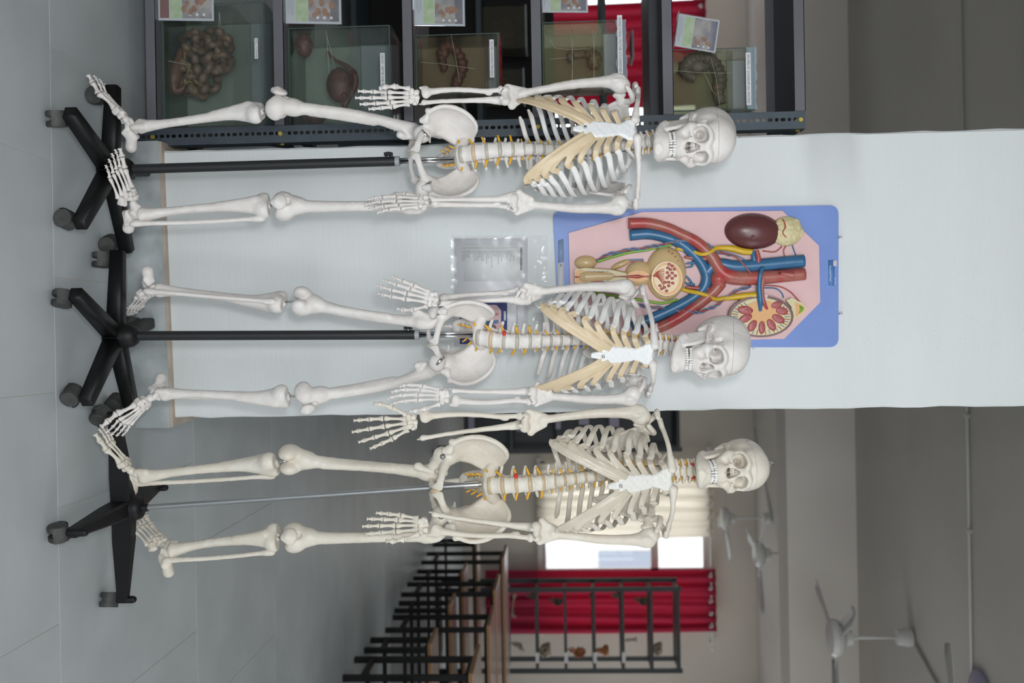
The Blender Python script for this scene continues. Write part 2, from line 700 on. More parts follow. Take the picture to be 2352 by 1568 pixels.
    def patch(self, A, B, r0, r1, nu=26, nv=14, bulge=None, k=.003, rm=None):
        """plate between curves A and B (control points), radius r0 at A to r1 at B"""
        a = catmull(A, 10); b = catmull(B, 10)
        def at(c, t):
            f = t * (len(c) - 1); i = min(int(f), len(c) - 2); return c[i] * (1 - f + i) + c[i + 1] * (f - i)
        segs = []
        for i in range(nu + 1):
            u = i / nu
            pa, pb = at(a, u), at(b, u)
            prev = None
            for j in range(nv + 1):
                v = j / nv
                p = pa * (1 - v) + pb * v
                if bulge is not None:
                    p = p + np.array(bulge) * (4 * v * (1 - v)) * math.sin(math.pi * min(max(u, .08), .92))
                r = r0 + (r1 - r0) * v
                if rm is not None: r = r0 * (1 - v) ** 3 + r1 * v ** 3 + rm * (1 - (1 - v) ** 3 - v ** 3)
                if prev is not None:
                    segs.append((prev, (*p, r)))
                prev = (*p, r)
        return self.caps(segs, k)

    def mesh(self, name, smooth=1, lumps=.00025):
        F = self.F
        F[0, :, :] = F[-1, :, :] = .05; F[:, 0, :] = F[:, -1, :] = .05; F[:, :, 0] = F[:, :, -1] = .05
        ins = F < 0
        c = np.zeros([n - 1 for n in self.n], np.int8)
        for dx in (0, 1):
            for dy in (0, 1):
                for dz in (0, 1):
                    c += ins[dx:dx + self.n[0] - 1, dy:dy + self.n[1] - 1, dz:dz + self.n[2] - 1]
        act = (c > 0) & (c < 8)
        I = np.argwhere(act)
        ids = np.full(act.shape, -1, np.int64)
        ids[act] = np.arange(len(I))
        P = np.zeros((len(I), 3)); W = np.zeros(len(I))
        corners = [(a, b, d) for a in (0, 1) for b in (0, 1) for d in (0, 1)]
        val = {q: F[I[:, 0] + q[0], I[:, 1] + q[1], I[:, 2] + q[2]] for q in corners}
        for q in corners:
            for ax in range(3):
                if q[ax] == 0:
                    e = list(q); e[ax] = 1; e = tuple(e)
                    va, vb = val[q], val[e]
                    m = (va < 0) != (vb < 0)
                    t = np.where(m, va / np.where(m, va - vb, 1), 0)
                    pos = np.array(q, float)[None, :].repeat(len(I), 0)
                    pos[:, ax] += t
                    P[m] += pos[m]; W[m] += 1
        P = (P / W[:, None] + I) * self.res + self.lo
        quads = []
        for ax in range(3):
            o1, o2 = [a for a in range(3) if a != ax]
            sa = [slice(1, -1)] * 3; sb = [slice(1, -1)] * 3
            sa[ax] = slice(0, self.n[ax] - 1); sb[ax] = slice(1, self.n[ax])
            A, B = ins[tuple(sa)], ins[tuple(sb)]
            ch = np.argwhere(A != B)
            if len(ch) == 0: continue
            flip = A[ch[:, 0], ch[:, 1], ch[:, 2]]
            base = ch.copy(); base[:, o1] += 1; base[:, o2] += 1
            def cid(d1, d2):
                q = base.copy(); q[:, o1] += d1; q[:, o2] += d2
                return ids[q[:, 0], q[:, 1], q[:, 2]]
            q = np.stack([cid(-1, -1), cid(0, -1), cid(0, 0), cid(-1, 0)], 1)
            if ax == 1: flip = ~flip
            q[~flip] = q[~flip][:, ::-1]
            quads.append(q)
        Q = np.concatenate(quads)
        Q = Q[(Q >= 0).all(1)]
        for _ in range(smooth):
            acc = np.zeros_like(P); cnt = np.zeros(len(P))
            for a in range(4):
                for b in ((a + 1) % 4, (a + 3) % 4):
                    np.add.at(acc, Q[:, a], P[Q[:, b]]); np.add.at(cnt, Q[:, a], 1)
            P = .5 * P + .5 * acc / np.maximum(cnt, 1)[:, None]
        if lumps:                                            # slight natural unevenness
            a = lumps
            X = P * 1.0
            for k, w in ((1.0, 170.), (.8, 310.)):
                P = P + a * k * np.stack([np.sin(X[:, 1] * w + 1.3) * np.cos(X[:, 2] * w * .8), np.sin(X[:, 2] * w * 1.1 + .4) * np.cos(X[:, 0] * w), np.sin(X[:, 0] * w * .9 + 2.1) * np.cos(X[:, 1] * w * 1.2)], 1)
        me = bpy.data.meshes.new(name)
        me.vertices.add(len(P)); me.vertices.foreach_set('co', P.astype(np.float32).ravel())
        me.loops.add(len(Q) * 4); me.loops.foreach_set('vertex_index', Q.astype(np.int32).ravel())
        me.polygons.add(len(Q)); me.polygons.foreach_set('loop_start', np.arange(0, len(Q) * 4, 4, dtype=np.int32))
        me.polygons.foreach_set('use_smooth', np.ones(len(Q), bool))
        me.update(calc_edges=True)
        me.validate()
        return me
# Every bone is sculpted once (left-hand side of the body: +x lateral, -y front, +z up) and shared.
BONE = {}


def b_skull():
    f = Field((-.082, -.112, -.062), (.082, .108, .128), .0017)
    # vault
    f.ell((0, .012, .052), (.071, .088, .068), .012)
    f.ell((0, -.035, .055), (.058, .056, .056), .02)
    f.ell((0, .045, .03), (.060, .056, .052), .02)
    f.ell((0, .03, .06), (.071, .06, .060), .02)
    f.ell((0, .02, -.005), (.052, .062, .03), .015)          # base
    for s in (-1, 1):
        # temporal hollow behind the orbit
        f.ell((s * .071, -.052, .022), (.020, .034, .040), .010, sub=True)
        # brow and frontal process
        f.chain([(0, -.089, .030, .010), (s * .022, -.091, .039, .0085), (s * .040, -.082, .036, .0075), (s * .050, -.071, .024, .0065)], .008)
        # lateral orbital margin down to the cheek bone
        f.chain([(s * .050, -.070, .026, .0062), (s * .0505, -.066, .012, .006), (s * .049, -.068, .000, .0075), (s * .047, -.071, -.009, .011)], .006)
        # cheek body to maxilla
        f.chain([(s * .047, -.071, -.008, .0115), (s * .036, -.079, -.012, .0115), (s * .026, -.083, -.010, .011), (s * .017, -.087, -.004, .009)], .008)
        f.cap((s * .040, -.078, -.006), (s * .022, -.088, .002), .006, .005, .005)
        f.cap((s * .044, -.068, -.012), (s * .031, -.064, -.032), .009, .008, .008)
        # arch back to the ear
        f.chain([(s * .051, -.064, -.009, .0075), (s * .060, -.045, -.008, .0055), (s * .0655, -.022, -.004, .0052), (s * .065, .000, .001, .006), (s * .060, .008, .004, .007)], .003)
        # mastoid
        f.cap((s * .053, .018, .004), (s * .049, .012, -.022), .015, .008, .008)
        # nasal side wall
        f.chain([(s * .006, -.095, .018, .006), (s * .013, -.091, .002, .0065), (s * .016, -.089, -.014, .0065), (s * .014, -.090, -.028, .007)], .006)
    # nasal bones
    f.cap((0, -.090, .028), (0, -.100, .014), .0065, .0048, .006)
    # maxilla body and tooth bearing arch
    f.ell((0, -.060, -.022), (.037, .033, .028), .010)
    for s in (-1, 1): f.chain([(s * .046, -.068, -.012, .010), (s * .038, -.066, -.026, .009), (s * .030, -.066, -.038, .008)], .010)
    arch = [(-.029, -.046), (-.0285, -.062), (-.025, -.076), (-.016, -.0875), (0, -.092), (.016, -.0875), (.025, -.076), (.0285, -.062), (.029, -.046)]
    f.chain([(x * .97, y, -.036, .0080) for x, y in arch], .006)
    f.chain([(x * .95, y + .002, -.044, .0066) for x, y in arch], .005)
    f.chain([(x * .92, y + .004, -.028, .0080) for x, y in arch], .006)
    for s in (-1, 1): f.ell((s * .030, -.030, -.016), (.014, .024, .026), .008)
    # palate hollow, under the base
    f.ell((0, -.05, -.056), (.019, .034, .016), .004, sub=True)
    f.box((0, -.012, -.045), (.022, .02, .022), .01, .006, sub=True)
    for s in (-1, 1):
        # orbit: deep cone, wide rounded mouth
        f.box((s * .0300, -.084, .0145), (.0200, .026, .0180), .0125, .003, sub=True, rot=RZ(s * 14) @ RY(s * 12))
        f.cap((s * .030, -.076, .0145), (s * .017, -.040, .017), .0182, .007, .003, sub=True)
        # optic canal and fissures
        f.cap((s * .017, -.05, .018), (s * .012, -.026, .020), .0034, .0034, .001, sub=True)
        f.cap((s * .022, -.046, .014), (s * .034, -.06, .002), .0022, .0018, .001, sub=True)
        f.ell((s * .028, -.090, -.011), (.0022, .006, .0022), .001, sub=True)      # infraorbital hole
        f.ell((s * .034, -.086, -.024), (.009, .006, .009), .008, sub=True)         # canine fossa
        # window between arch and vault, behind the upper jaw
        f.ell((s * .049, -.028, -.018), (.0115, .034, .030), .004, sub=True)
        f.cap((s * .0525, -.044, -.03), (s * .053, -.040, .030), .0085, .0075, .004, sub=True)
    # pear shaped nose opening
    for s in (-1, 1):
        f.cap((s * .0045, -.096, .004), (s * .0078, -.090, -.020), .0036, .0082, .002, sub=True)
        f.cap((s * .0050, -.074, .004), (s * .0065, -.036, -.016), .0045, .0080, .002, sub=True)
        f.cap((s * .0065, -.070, -.018), (s * .0065, -.036, -.018), .0085, .0085, .002, sub=True)
        f.cap((s * .0055, -.088, .000), (s * .0080, -.078, -.020), .0045, .0088, .002, sub=True)
    f.ell((0, -.099, -.009), (.0120, .016, .0175), .003, sub=True)
    f.cap((0, -.080, .008), (.001, -.078, -.027), .0011, .0013, .001)               # septum
    for s in (-1, 1):
        f.ell((s * .0145, -.068, -.020), (.0035, .008, .0026), .002)              # conchae
    f.ell((0, -.1, -.0295), (.0025, .004, .003), .002)
    for s in (-1, 1):                                                             # outer wall of the orbit
        f.patch([(s * .0495, -.064, -.004), (s * .0505, -.062, .014), (s * .0500, -.064, .032)], [(s * .033, -.048, -.002), (s * .032, -.046, .014), (s * .033, -.048, .032)], .0022, .0022, 16, 12, k=.002)
    return f.mesh('skull', 1, .0002)


def b_mandible():
    f = Field((-.066, -.104, -.112), (.066, .024, .016), .0017)
    arch = [(-.030, -.040), (-.0285, -.058), (-.0245, -.073), (-.0155, -.0845), (0, -.089), (.0155, -.0845), (.0245, -.073), (.0285, -.058), (.030, -.040)]
    f.chain([(x * .98, y + .001, -.073, .0064) for x, y in arch], .006)
    f.chain([(x * 1.03, y, -.083, .0088) for x, y in arch], .008)
    for s in (-1, 1):
        f.chain([(0, -.088, -.0955, .0120), (s * .016, -.085, -.0965, .0118), (s * .029, -.070, -.094, .0105), (s * .038, -.048, -.088, .0098), (s * .045, -.028, -.080, .0085), (s * .048, -.014, -.070, .0075)], .009)
        f.chain([(s * .030, -.045, -.076, .007), (s * .039, -.034, -.070, .0065), (s * .045, -.022, -.064, .006)], .009)
        # ramus plate
        f.patch([(s * .044, -.012, -.073), (s * .046, -.006, -.048), (s * .0475, -.002, -.022), (s * .050, .003, -.004)],
                [(s * .0385, -.046, -.070), (s * .041, -.044, -.050), (s * .0435, -.039, -.028), (s * .045, -.033, -.008)], .0055, .0058, 16, 8, k=.004)
        f.cap((s * .0475, -.030, -.012), (s * .048, -.029, .004), .0040, .0028, .004)
        f.cap((s * .046, .004, .001), (s * .058, .002, .001), .0058, None, .003)
        f.ell((s * .0485, -.014, .006), (.02, .0085, .013), .003, sub=True)
    f.ell((0, -.096, -.097), (.014, .007, .008), .009)
    return f.mesh('mandible', 1, .0003)


def b_tooth(w, h, d, cusp=0.0):
    b = MB()
    n = 10
    rows = []
    for i, (z, sx, sy) in enumerate(((0, .72, .8), (-.25, .86, .95), (-.6, 1, 1), (-.9, .97, .72), (-1, .8, .45))):
        ring = []
        for k in range(n):
            a = 2 * math.pi * k / n
            c, s = math.cos(a), math.sin(a)
            p = 2.6
            q = (abs(c) ** p + abs(s) ** p) ** (-1 / p)
            ring.append((c * q * w / 2 * sx, s * q * d / 2 * sy, z * h - cusp * (abs(c) if i > 2 else 0)))
        rows.append(ring)
    vs = [p for r in rows for p in r]
    fs = []
    for i in range(len(rows) - 1):
        for k in range(n):
            fs.append((i * n + k, i * n + (k + 1) % n, (i + 1) * n + (k + 1) % n, (i + 1) * n + k))
    fs.append(tuple(range(n))); fs.append(tuple((len(rows) - 1) * n + k for k in range(n)))
    b.add(vs, fs)
    return b.mesh('tooth', None, True)


def b_vertebra(kind):
    if kind == 'lumbar':
        f = Field((-.05, -.03, -.03), (.05, .08, .03), .0018)
        f.ecyl((0, 0, 0), .0245, .0175, .0138, .15, .003)
        for s in (-1, 1):
            f.chain([(s * .013, .016, .004, .0065), (s * .017, .026, .004, .006), (s * .010, .038, .000, .005)], .004)
            f.chain([(s * .017, .024, .004, .0055), (s * .030, .027, .005, .0048), (s * .043, .030, .008, .0042)], .004)
            f.cap((s * .017, .030, .012), (s * .015, .034, -.014), .006, .0055, .004)
        f.patch([(0, .036, .004), (0, .062, .002)], [(0, .036, -.010), (0, .062, -.014)], .0035, .0045, 8, 6)
    elif kind == 'thoracic':
        f = Field((-.042, -.026, -.036), (.042, .074, .026), .0017)
        f.ecyl((0, 0, 0), .0165, .0150, .0105, .13, .003)
        for s in (-1, 1):
            f.chain([(s * .010, .012, .004, .0052), (s * .014, .024, .004, .005), (s * .008, .034, .000, .0045)], .004)
            f.chain([(s * .014, .024, .004, .005), (s * .026, .034, .006, .0045), (s * .034, .040, .008, .0058)], .004)
            f.cap((s * .011, .028, .010), (s * .011, .031, -.012), .0042, .0042, .003)
        f.chain([(0, .034, -.001, .0045), (0, .050, -.012, .004), (0, .064, -.026, .0045)], .004)
    else:
        f = Field((-.036, -.022, -.022), (.036, .056, .02), .0014)
        f.ecyl((0, 0, 0), .0130, .0092, .0066, .10, .002)
        for s in (-1, 1):
            f.cap((s * .012, -.004, .005), (s * .012, .004, .0065), .0025, None, .002)
            f.chain([(s * .010, -.003, .001, .0032), (s * .021, -.004, -.001, .0034), (s * .026, .002, -.003, .0042), (s * .021, .010, .000, .0036), (s * .012, .010, .001, .0036)], .002)
            f.cap((s * .019, .012, .007), (s * .018, .016, -.008), .0062, .0058, .003)
            f.chain([(s * .017, .016, 0, .0042), (s * .008, .027, -.001, .004), (0, .031, -.002, .0038)], .003)
        f.chain([(0, .030, -.002, .0038), (0, .042, -.007, .0035)], .003)
    return f.mesh(kind + '_vertebra', 1)


def b_disc(rx, ry, h):
    b = MB()
    n = 20
    vs, fs = [], []
    prof = [(.90, -1), (.985, -.6), (1.0, 0), (.985, .6), (.90, 1)]
    for q, z in prof:
        for k in range(n):
            a = 2 * math.pi * k / n
            vs.append((rx * q * math.cos(a), ry * q * math.sin(a), h * z))
    for i in range(len(prof) - 1):
        for k in range(n):
            fs.append((i * n + k, i * n + (k + 1) % n, (i + 1) * n + (k + 1) % n, (i + 1) * n + k))
    fs.append(tuple(range(n))); fs.append(tuple((len(prof) - 1) * n + k for k in range(n)))
    b.add(vs, fs)
    return b.mesh('intervertebral_disc', None, True)


def b_sacrum():
    # origin: middle of the promontory plate; hangs down and back
    f = Field((-.062, -.03, -.125), (.062, .085, .022), .0019)
    f.ecyl((0, .002, .002), .0245, .0165, .008, 0, .005)
    cur = [(0, .006, -.006), (0, .022, -.035), (0, .036, -.062), (0, .040, -.088), (0, .032, -.105)]
    wid = [.024, .024, .019, .014, .008]
    for (x, y, z), w in zip(catmull(cur, 6), np.interp(np.linspace(0, 1, 25), np.linspace(0, 1, 5), wid)):
        f.cap((-w, y + .004, z), (w, y + .004, z), .0085, None, .006)
        f.cap((-w * .4, y, z), (w * .4, y, z), .0095, None, .006)
    for s in (-1, 1):
        f.chain([(s * .016, .010, -.004, .013), (s * .031, .019, -.003, .0150), (s * .044, .036, -.006, .0140)], .010)
        f.patch([(s * .018, .010, -.004), (s * .032, .019, -.002), (s * .046, .038, -.006)], [(s * .020, .020, -.022), (s * .032, .030, -.026), (s * .044, .046, -.030)], .0125, .0095, 8, 6, k=.008)
        f.patch([(s * .042, .036, -.006), (s * .040, .044, -.020), (s * .026, .046, -.04)], [(s * .024, .018, -.014), (s * .024, .028, -.028), (s * .020, .040, -.046)], .008, .009, 8, 5, k=.006)
        for x, y, z in ((.0190, .012, -.028), (.0165, .022, -.048), (.0140, .028, -.068), (.0110, .030, -.086)):
            f.cap((s * x, y - .02, z), (s * x, y + .03, z), .0042, .0038, .002, sub=True)
    for z, y in ((-.02, .045), (-.042, .056), (-.064, .062)):
        f.ell((0, y, z), (.005, .008, .008), .006)
    return f.mesh('sacrum', 1)


def b_coccyx():
    f = Field((-.016, .0, -.16), (.016, .05, -.095), .0016)
    f.chain([(0, .032, -.108, .0085), (0, .027, -.118, .0060)], .002)
    f.chain([(0, .025, -.122, .0062), (0, .019, -.131, .0048)], .002)
    f.chain([(0, .016, -.135, .0048), (0, .010, -.146, .0032)], .002)
    f.cap((-.011, .030, -.106), (.011, .030, -.106), .0032, None, .003)
    return f.mesh('coccyx', 1)


def b_hip():
    # origin: hip joint height, on the mid plane
    f = Field((-.002, -.072, -.105), (.152, .108, .162), .0020)
    # wing of the ilium
    A = [(.098, -.036, .026), (.086, -.012, .028), (.073, .016, .034), (.062, .038, .052), (.044, .058, .074)]
    Bc = [(.119, -.046, .044), (.130, -.036, .076), (.128, -.012, .110), (.108, .018, .140), (.078, .044, .150), (.047, .068, .122)]
    f.patch(A, Bc, .0095, .0052, 40, 24, bulge=(.012, .010, -.002), k=.004, rm=.0032)
    f.chain([(*p, .0056) for p in Bc], .004)
    f.cap((.119, -.046, .044), (.121, -.048, .040), .0075, None, .004)           # front top spine
    f.cap((.101, -.038, .024), (.097, -.040, .016), .0085, None, .006)            # front lower spine
    f.chain([(.098, -.036, .028, .010), (.110, -.042, .036, .0065), (.119, -.046, .044, .0065)], .006)
    # thick line of the pelvic inlet
    f.chain([(.050, .064, .066, .0105), (.063, .044, .044, .0085), (.072, .016, .020, .0105), (.071, -.008, .012, .0135), (.062, -.030, .012, .0125), (.045, -.050, .013, .0100), (.025, -.063, .013, .0090), (.011, -.067, .010, .0095)], .008)
    # socket block
    f.ell((.079, -.002, .004), (.023, .029, .031), .012)
    # pubic body and lower ramus
    f.chain([(.011, -.067, .010, .0090), (.010, -.060, -.006, .0085), (.011, -.050, -.018, .0075)], .006)
    f.chain([(.012, -.048, -.020, .0070), (.028, -.024, -.034, .0062), (.044, .008, -.046, .0075), (.056, .032, -.052, .011)], .006)
    # ischium
    f.chain([(.074, .018, -.012, .017), (.070, .032, -.028, .013), (.064, .038, -.042, .0135), (.058, .034, -.050, .0125)], .008)
    f.cap((.068, .040, -.004), (.052, .050, -.006), .0065, .003, .006)            # spine of ischium
    f.chain([(.066, .048, .030, .009), (.074, .038, .008, .010), (.070, .036, -.010, .009)], .006)
    # socket hollow, facing outward, forward and down
    f.ell((.098, -.012, -.006), (.0285, .0265, .0275), .003, sub=True)
    # hole between pubis and ischium
    f.ell((.042, -.016, -.016), (.014, .024, .014), .004, sub=True, rot=RY(-20) @ RX(-20))
    return f.mesh('hip_bone', 2, .0003)


def b_sternum():
    # built in torso space
    f = Field((-.036, -.14, .29), (.036, -.068, .485), .0018)
    def zc(z): return -.118 + (z - .30) * .22
    def bar(z, w, r): f.cap((-w, zc(z), z), (w, zc(z), z), r, None, .004)
    for z, w in ((.463, .020), (.456, .0235), (.447, .022), (.438, .016), (.430, .0125)):
        bar(z, w, .0072)
    rng = random.Random(4)
    zs = np.linspace(.424, .330, 18)
    for i, z in enumerate(zs):
        t = i / 17
        w = .0095 + .0065 * math.sin(t * 2.4) + (.0022 if i % 3 == 0 else 0)
        bar(z, w, .0058)
    for z, w in ((.324, .007), (.316, .0055), (.309, .004), (.303, .0022)):
        bar(z, w, .0048)
    for s in (-1, 1):
        f.ell((s * .027, zc(.466), .468), (.006, .008, .008), .004)
    f.ell((0, zc(.474), .474), (.012, .012, .0085), .004, sub=True)
    return f.mesh('sternum', 1, .0003)


def b_scapula():
    f = Field((.05, -.06, .275), (.195, .115, .50), .0019)
    # blade: medial border to lateral border
    f.patch([(.092, .058, .462), (.078, .084, .440), (.068, .092, .400), (.066, .092, .350), (.074, .086, .303)],
            [(.118, .034, .454), (.132, .034, .432), (.124, .044, .400), (.104, .062, .350), (.080, .082, .303)], .0030, .0048, 52, 18, bulge=(.0, .006, 0), k=.003, rm=.0027)
    f.cap((.075, .085, .303), (.079, .083, .303), .0055, None, .004)
    f.chain([(.130, .034, .436, .009), (.141, .024, .436, .0115)], .006)
    f.ell((.146, .020, .434), (.009, .013, .019), .004)
    f.ell((.160, .012, .436), (.010, .016, .022), .003, sub=True)
    # spine and acromion
    f.patch([(.082, .092, .436), (.110, .088, .448), (.140, .074, .466), (.160, .052, .478)],
            [(.084, .082, .438), (.108, .062, .444), (.128, .048, .452), (.140, .046, .462)], .0045, .0028, 16, 8, k=.003)
    f.chain([(.150, .062, .474, .0065), (.168, .040, .482, .0078), (.172, .018, .480, .0085), (.162, .004, .480, .0070)], .006)
    f.ell((.170, .026, .482), (.013, .020, .0058), .004)
    # coracoid
    f.chain([(.128, .026, .452, .0085), (.122, .006, .466, .0078), (.132, -.016, .460, .0072), (.146, -.026, .450, .0068)], .005)
    return f.mesh('scapula', 1)


def b_clavicle():
    # unit along +x from 0 to 1 (metres .155) ; S curve in y
    f = Field((-.014, -.028, -.016), (.170, .028, .018), .0017)
    p = catmull([(0, 0, 0), (.03, -.011, .001), (.065, -.013, .003), (.10, -.002, .004), (.13, .008, .003), (.155, .006, .001)], 5)
    r = np.interp(np.linspace(0, 1, len(p)), [0, .08, .3, .6, .85, 1], [.0125, .0105, .0068, .0062, .0070, .0075])
    f.chain([(*q, rr) for q, rr in zip(p, r)], .004)
    f.ell((.145, .006, .001), (.016, .011, .0062), .004)
    return f.mesh('clavicle', 1)


def b_femur():
    f = Field((-.052, -.045, -.425), (.078, .052, .036), .0022)
    f.ell((0, 0, 0), (.0238, .0238, .0238), .003)
    f.cap((.006, 0, -.004), (.038, .003, -.026), .0155, .0175, .008)
    f.chain([(.046, .004, -.006, .0145), (.052, .006, -.020, .0165), (.050, .004, -.044, .0165)], .006)
    f.cap((.044, .012, .004), (.050, .010, -.01), .009, .011, .006)
    f.cap((.046, .014, -.006), (.026, .022, -.052), .007, .007, .006)
    f.ell((.038, .018, -.010), (.008, .008, .010), .004, sub=True)
    f.ell((.022, .017, -.060), (.011, .0105, .012), .008)
    f.chain([(.046, 0, -.038, .0195), (.043, -.004, -.075, .0165), (.037, -.010, -.13, .0142), (.029, -.012, -.20, .0136), (.019, -.008, -.27, .0148), (.010, -.003, -.325, .0175), (.004, -.002, -.352, .0215)], .010)
    f.cap((.034, .000, -.14), (.018, .004, -.30), .009, .009, .010)               # linea aspera ridge
    f.chain([(.005, -.002, -.345, .020), (-.014, -.002, -.372, .019)], .012)
    f.chain([(.005, -.002, -.345, .020), (.016, -.004, -.372, .019)], .012)
    f.ell((-.0215, .008, -.386), (.0190, .031, .0255), .008, rot=RZ(-6))
    f.ell((.0210, .007, -.386), (.0190, .031, .0255), .008, rot=RZ(6))
    f.ell((0, -.018, -.382), (.026, .012, .019), .010)
    f.cap((0, -.038, -.395), (0, -.026, -.365), .008, .006, .008, sub=True)
    f.cap((0, .016, -.414), (0, .046, -.384), .0065, .0075, .008, sub=True)
    return f.mesh('femur', 1)


def b_tibia():
    f = Field((-.05, -.045, -.388), (.05, .042, .016), .0021)
    f.ell((-.018, .002, -.018), (.0225, .0245, .024), .010)
    f.ell((.018, .002, -.018), (.0225, .0245, .024), .010)
    f.chain([(0, 0, -.030, .0280), (0, -.002, -.056, .0225), (-.001, -.003, -.090, .0168), (-.003, -.002, -.13, .0138), (-.006, .000, -.21, .0116), (-.005, .002, -.28, .0118), (-.002, .003, -.325, .0155), (0, .003, -.352, .0195)], .010)
    f.chain([(0, -.022, -.036, .010), (0, -.018, -.070, .008), (-.003, -.009, -.14, .007)], .010)
    f.ell((0, .003, -.355), (.021, .0185, .013), .006)
    f.chain([(-.017, .000, -.345, .010), (-.020, -.001, -.366, .0085), (-.020, -.001, -.372, .006)], .006)
    f.box((0, 0, .015), (.06, .06, .018), .002, .002, sub=True)
    f.ell((-.005, .0, -.002), (.004, .008, .005), .003)
    f.ell((.006, .0, -.002), (.004, .008, .005), .003)
    f.ell((.002, .004, -.378), (.016, .02, .0145), .003, sub=True)
    return f.mesh('tibia', 1)


def b_fibula():
    f = Field((.008, -.018, -.396), (.056, .036, -.008), .0016)
    f.chain([(.034, .016, -.026, .0095), (.035, .016, -.042, .0085), (.034, .016, -.065, .0058), (.034, .015, -.14, .0056), (.032, .013, -.24, .0058), (.028, .011, -.32, .0062), (.027, .009, -.352, .0078), (.027, .008, -.372, .0092), (.026, .009, -.382, .0065)], .005)
    f.ell((.034, .018, -.020), (.006, .006, .007), .004)
    return f.mesh('fibula', 1)


def b_patella():
    f = Field((-.028, -.020, -.030), (.028, .020, .026), .0016)
    f.ell((0, 0, .002), (.0215, .0098, .0195), .004)
    f.cap((0, -.001, -.004), (0, 0, -.015), .012, .0075, .008)
    return f.mesh('patella', 1)


def b_humerus():
    f = Field((-.048, -.036, -.310), (.048, .036, .034), .0019)
    f.ell((-.004, .004, .002), (.0232, .0232, .0232), .004)
    f.ell((.0150, -.002, -.004), (.0145, .0165, .0185), .008)
    f.ell((.004, -.017, -.010), (.008, .0075, .012), .006)
    f.cap((.0095, -.024, .0), (.0085, -.0175, -.05), .003, .0025, .004, sub=True)
    f.chain([(.008, 0, -.018, .0190), (.010, -.001, -.045, .0150), (.011, -.001, -.085, .0122), (.010, 0, -.14, .0108), (.006, .001, -.20, .0104), (.002, .002, -.240, .0112)], .010)
    f.chain([(.011, -.002, -.07, .007), (.0155, -.002, -.11, .0062), (.010, -.002, -.16, .006)], .010)
    f.patch([(-.012, .002, -.235), (-.022, .004, -.255), (-.030, .006, -.268)], [(.012, .002, -.235), (.020, .002, -.255), (.025, .000, -.270)], .0075, .0075, 8, 8, k=.006)
    f.ell((-.030, .006, -.268), (.0085, .0075, .0085), .005)
    f.ell((.025, .001, -.272), (.0065, .007, .009), .005)
    f.cap((-.0165, -.003, -.282), (-.012, -.003, -.282), .0125, .0115, .003)
    f.cap((-.006, -.003, -.281), (.004, -.003, -.281), .0095, .0100, .003)
    f.ell((.0145, -.006, -.280), (.0095, .0110, .0110), .003)
    f.ell((-.004, .016, -.266), (.010, .007, .010), .004, sub=True)
    f.ell((-.006, -.014, -.262), (.010, .006, .008), .004, sub=True)
    return f.mesh('humerus', 1)


def b_ulna():
    f = Field((-.034, -.028, -.256), (.016, .036, .034), .0016)
    f.chain([(-.008, .020, .016, .0100), (-.008, .018, -.004, .0120), (-.009, .012, -.026, .0110), (-.009, .008, -.050, .0085), (-.010, .006, -.10, .0066), (-.012, .003, -.17, .0056), (-.015, 0, -.215, .0056), (-.016, 0, -.230, .0078)], .007)
    f.cap((-.008, .006, -.016), (-.008, -.010, -.012), .0090, .0055, .006)
    f.cap((-.008, .018, .018), (-.008, .006, .020), .008, .005, .005)
    f.ell((-.008, -.002, .003), (.02, .0115, .0120), .003, sub=True)
    f.cap((-.018, .004, -.230), (-.019, .005, -.242), .0035, .0022, .003)
    return f.mesh('ulna', 1)


def b_radius():
    f = Field((-.012, -.024, -.256), (.040, .024, .004), .0016)
    f.ecyl((.015, -.004, -.0125), .0112, .0112, .0048, 0, .001)
    f.chain([(.015, -.004, -.016, .0066), (.014, -.003, -.034, .0064), (.013, -.001, -.060, .0068), (.017, 0, -.11, .0068), (.0175, 0, -.16, .0072), (.014, 0, -.200, .0088), (.012, 0, -.218, .0110)], .006)
    f.ell((.007, .002, -.046), (.006, .006, .010), .005)
    f.ell((.0105, 0, -.224), (.0165, .0105, .0125), .006)
    f.cap((.022, 0, -.222), (.0235, 0, -.238), .0065, .0035, .005)
    f.ell((.006, 0, -.244), (.015, .012, .009), .003, sub=True)
    return f.mesh('radius', 1)


def b_small(kind):
    """hand and foot rods, unit length along -z, knobbly ends"""
    if kind == 'metacarpal':
        prof = [(.02, 0), (.125, .0), (.135, -.06), (.105, -.16), (.072, -.32), (.066, -.52), (.074, -.70), (.105, -.82), (.125, -.90), (.112, -.97), (.05, -1.0)]
    elif kind == 'phalanx':
        prof = [(.03, 0), (.165, -.005), (.180, -.06), (.150, -.15), (.105, -.32), (.098, -.55), (.110, -.76), (.145, -.88), (.140, -.96), (.06, -1.0)]
    else:
        prof = [(.04, 0), (.235, -.01), (.25, -.08), (.18, -.22), (.115, -.50), (.115, -.72), (.185, -.86), (.17, -.95), (.07, -1.0)]
    b = MB()
    n = 12
    vs, fs = [], []
    rng = random.Random(len(kind))
    for r, z in prof:
        for k in range(n):
            a = 2 * math.pi * k / n
            q = 1 + .06 * math.sin(2 * a + z * 3)
            vs.append((r * q * math.cos(a), r * q * .86 * math.sin(a) + .04 * math.sin(-z * math.pi), z))
    for i in range(len(prof) - 1):
        for k in range(n):
            fs.append((i * n + k, i * n + (k + 1) % n, (i + 1) * n + (k + 1) % n, (i + 1) * n + k))
    fs.append(tuple(range(n))); fs.append(tuple((len(prof) - 1) * n + k for k in range(n)))
    b.add(vs, fs)
    me = b.mesh(kind, None, True)
    return me


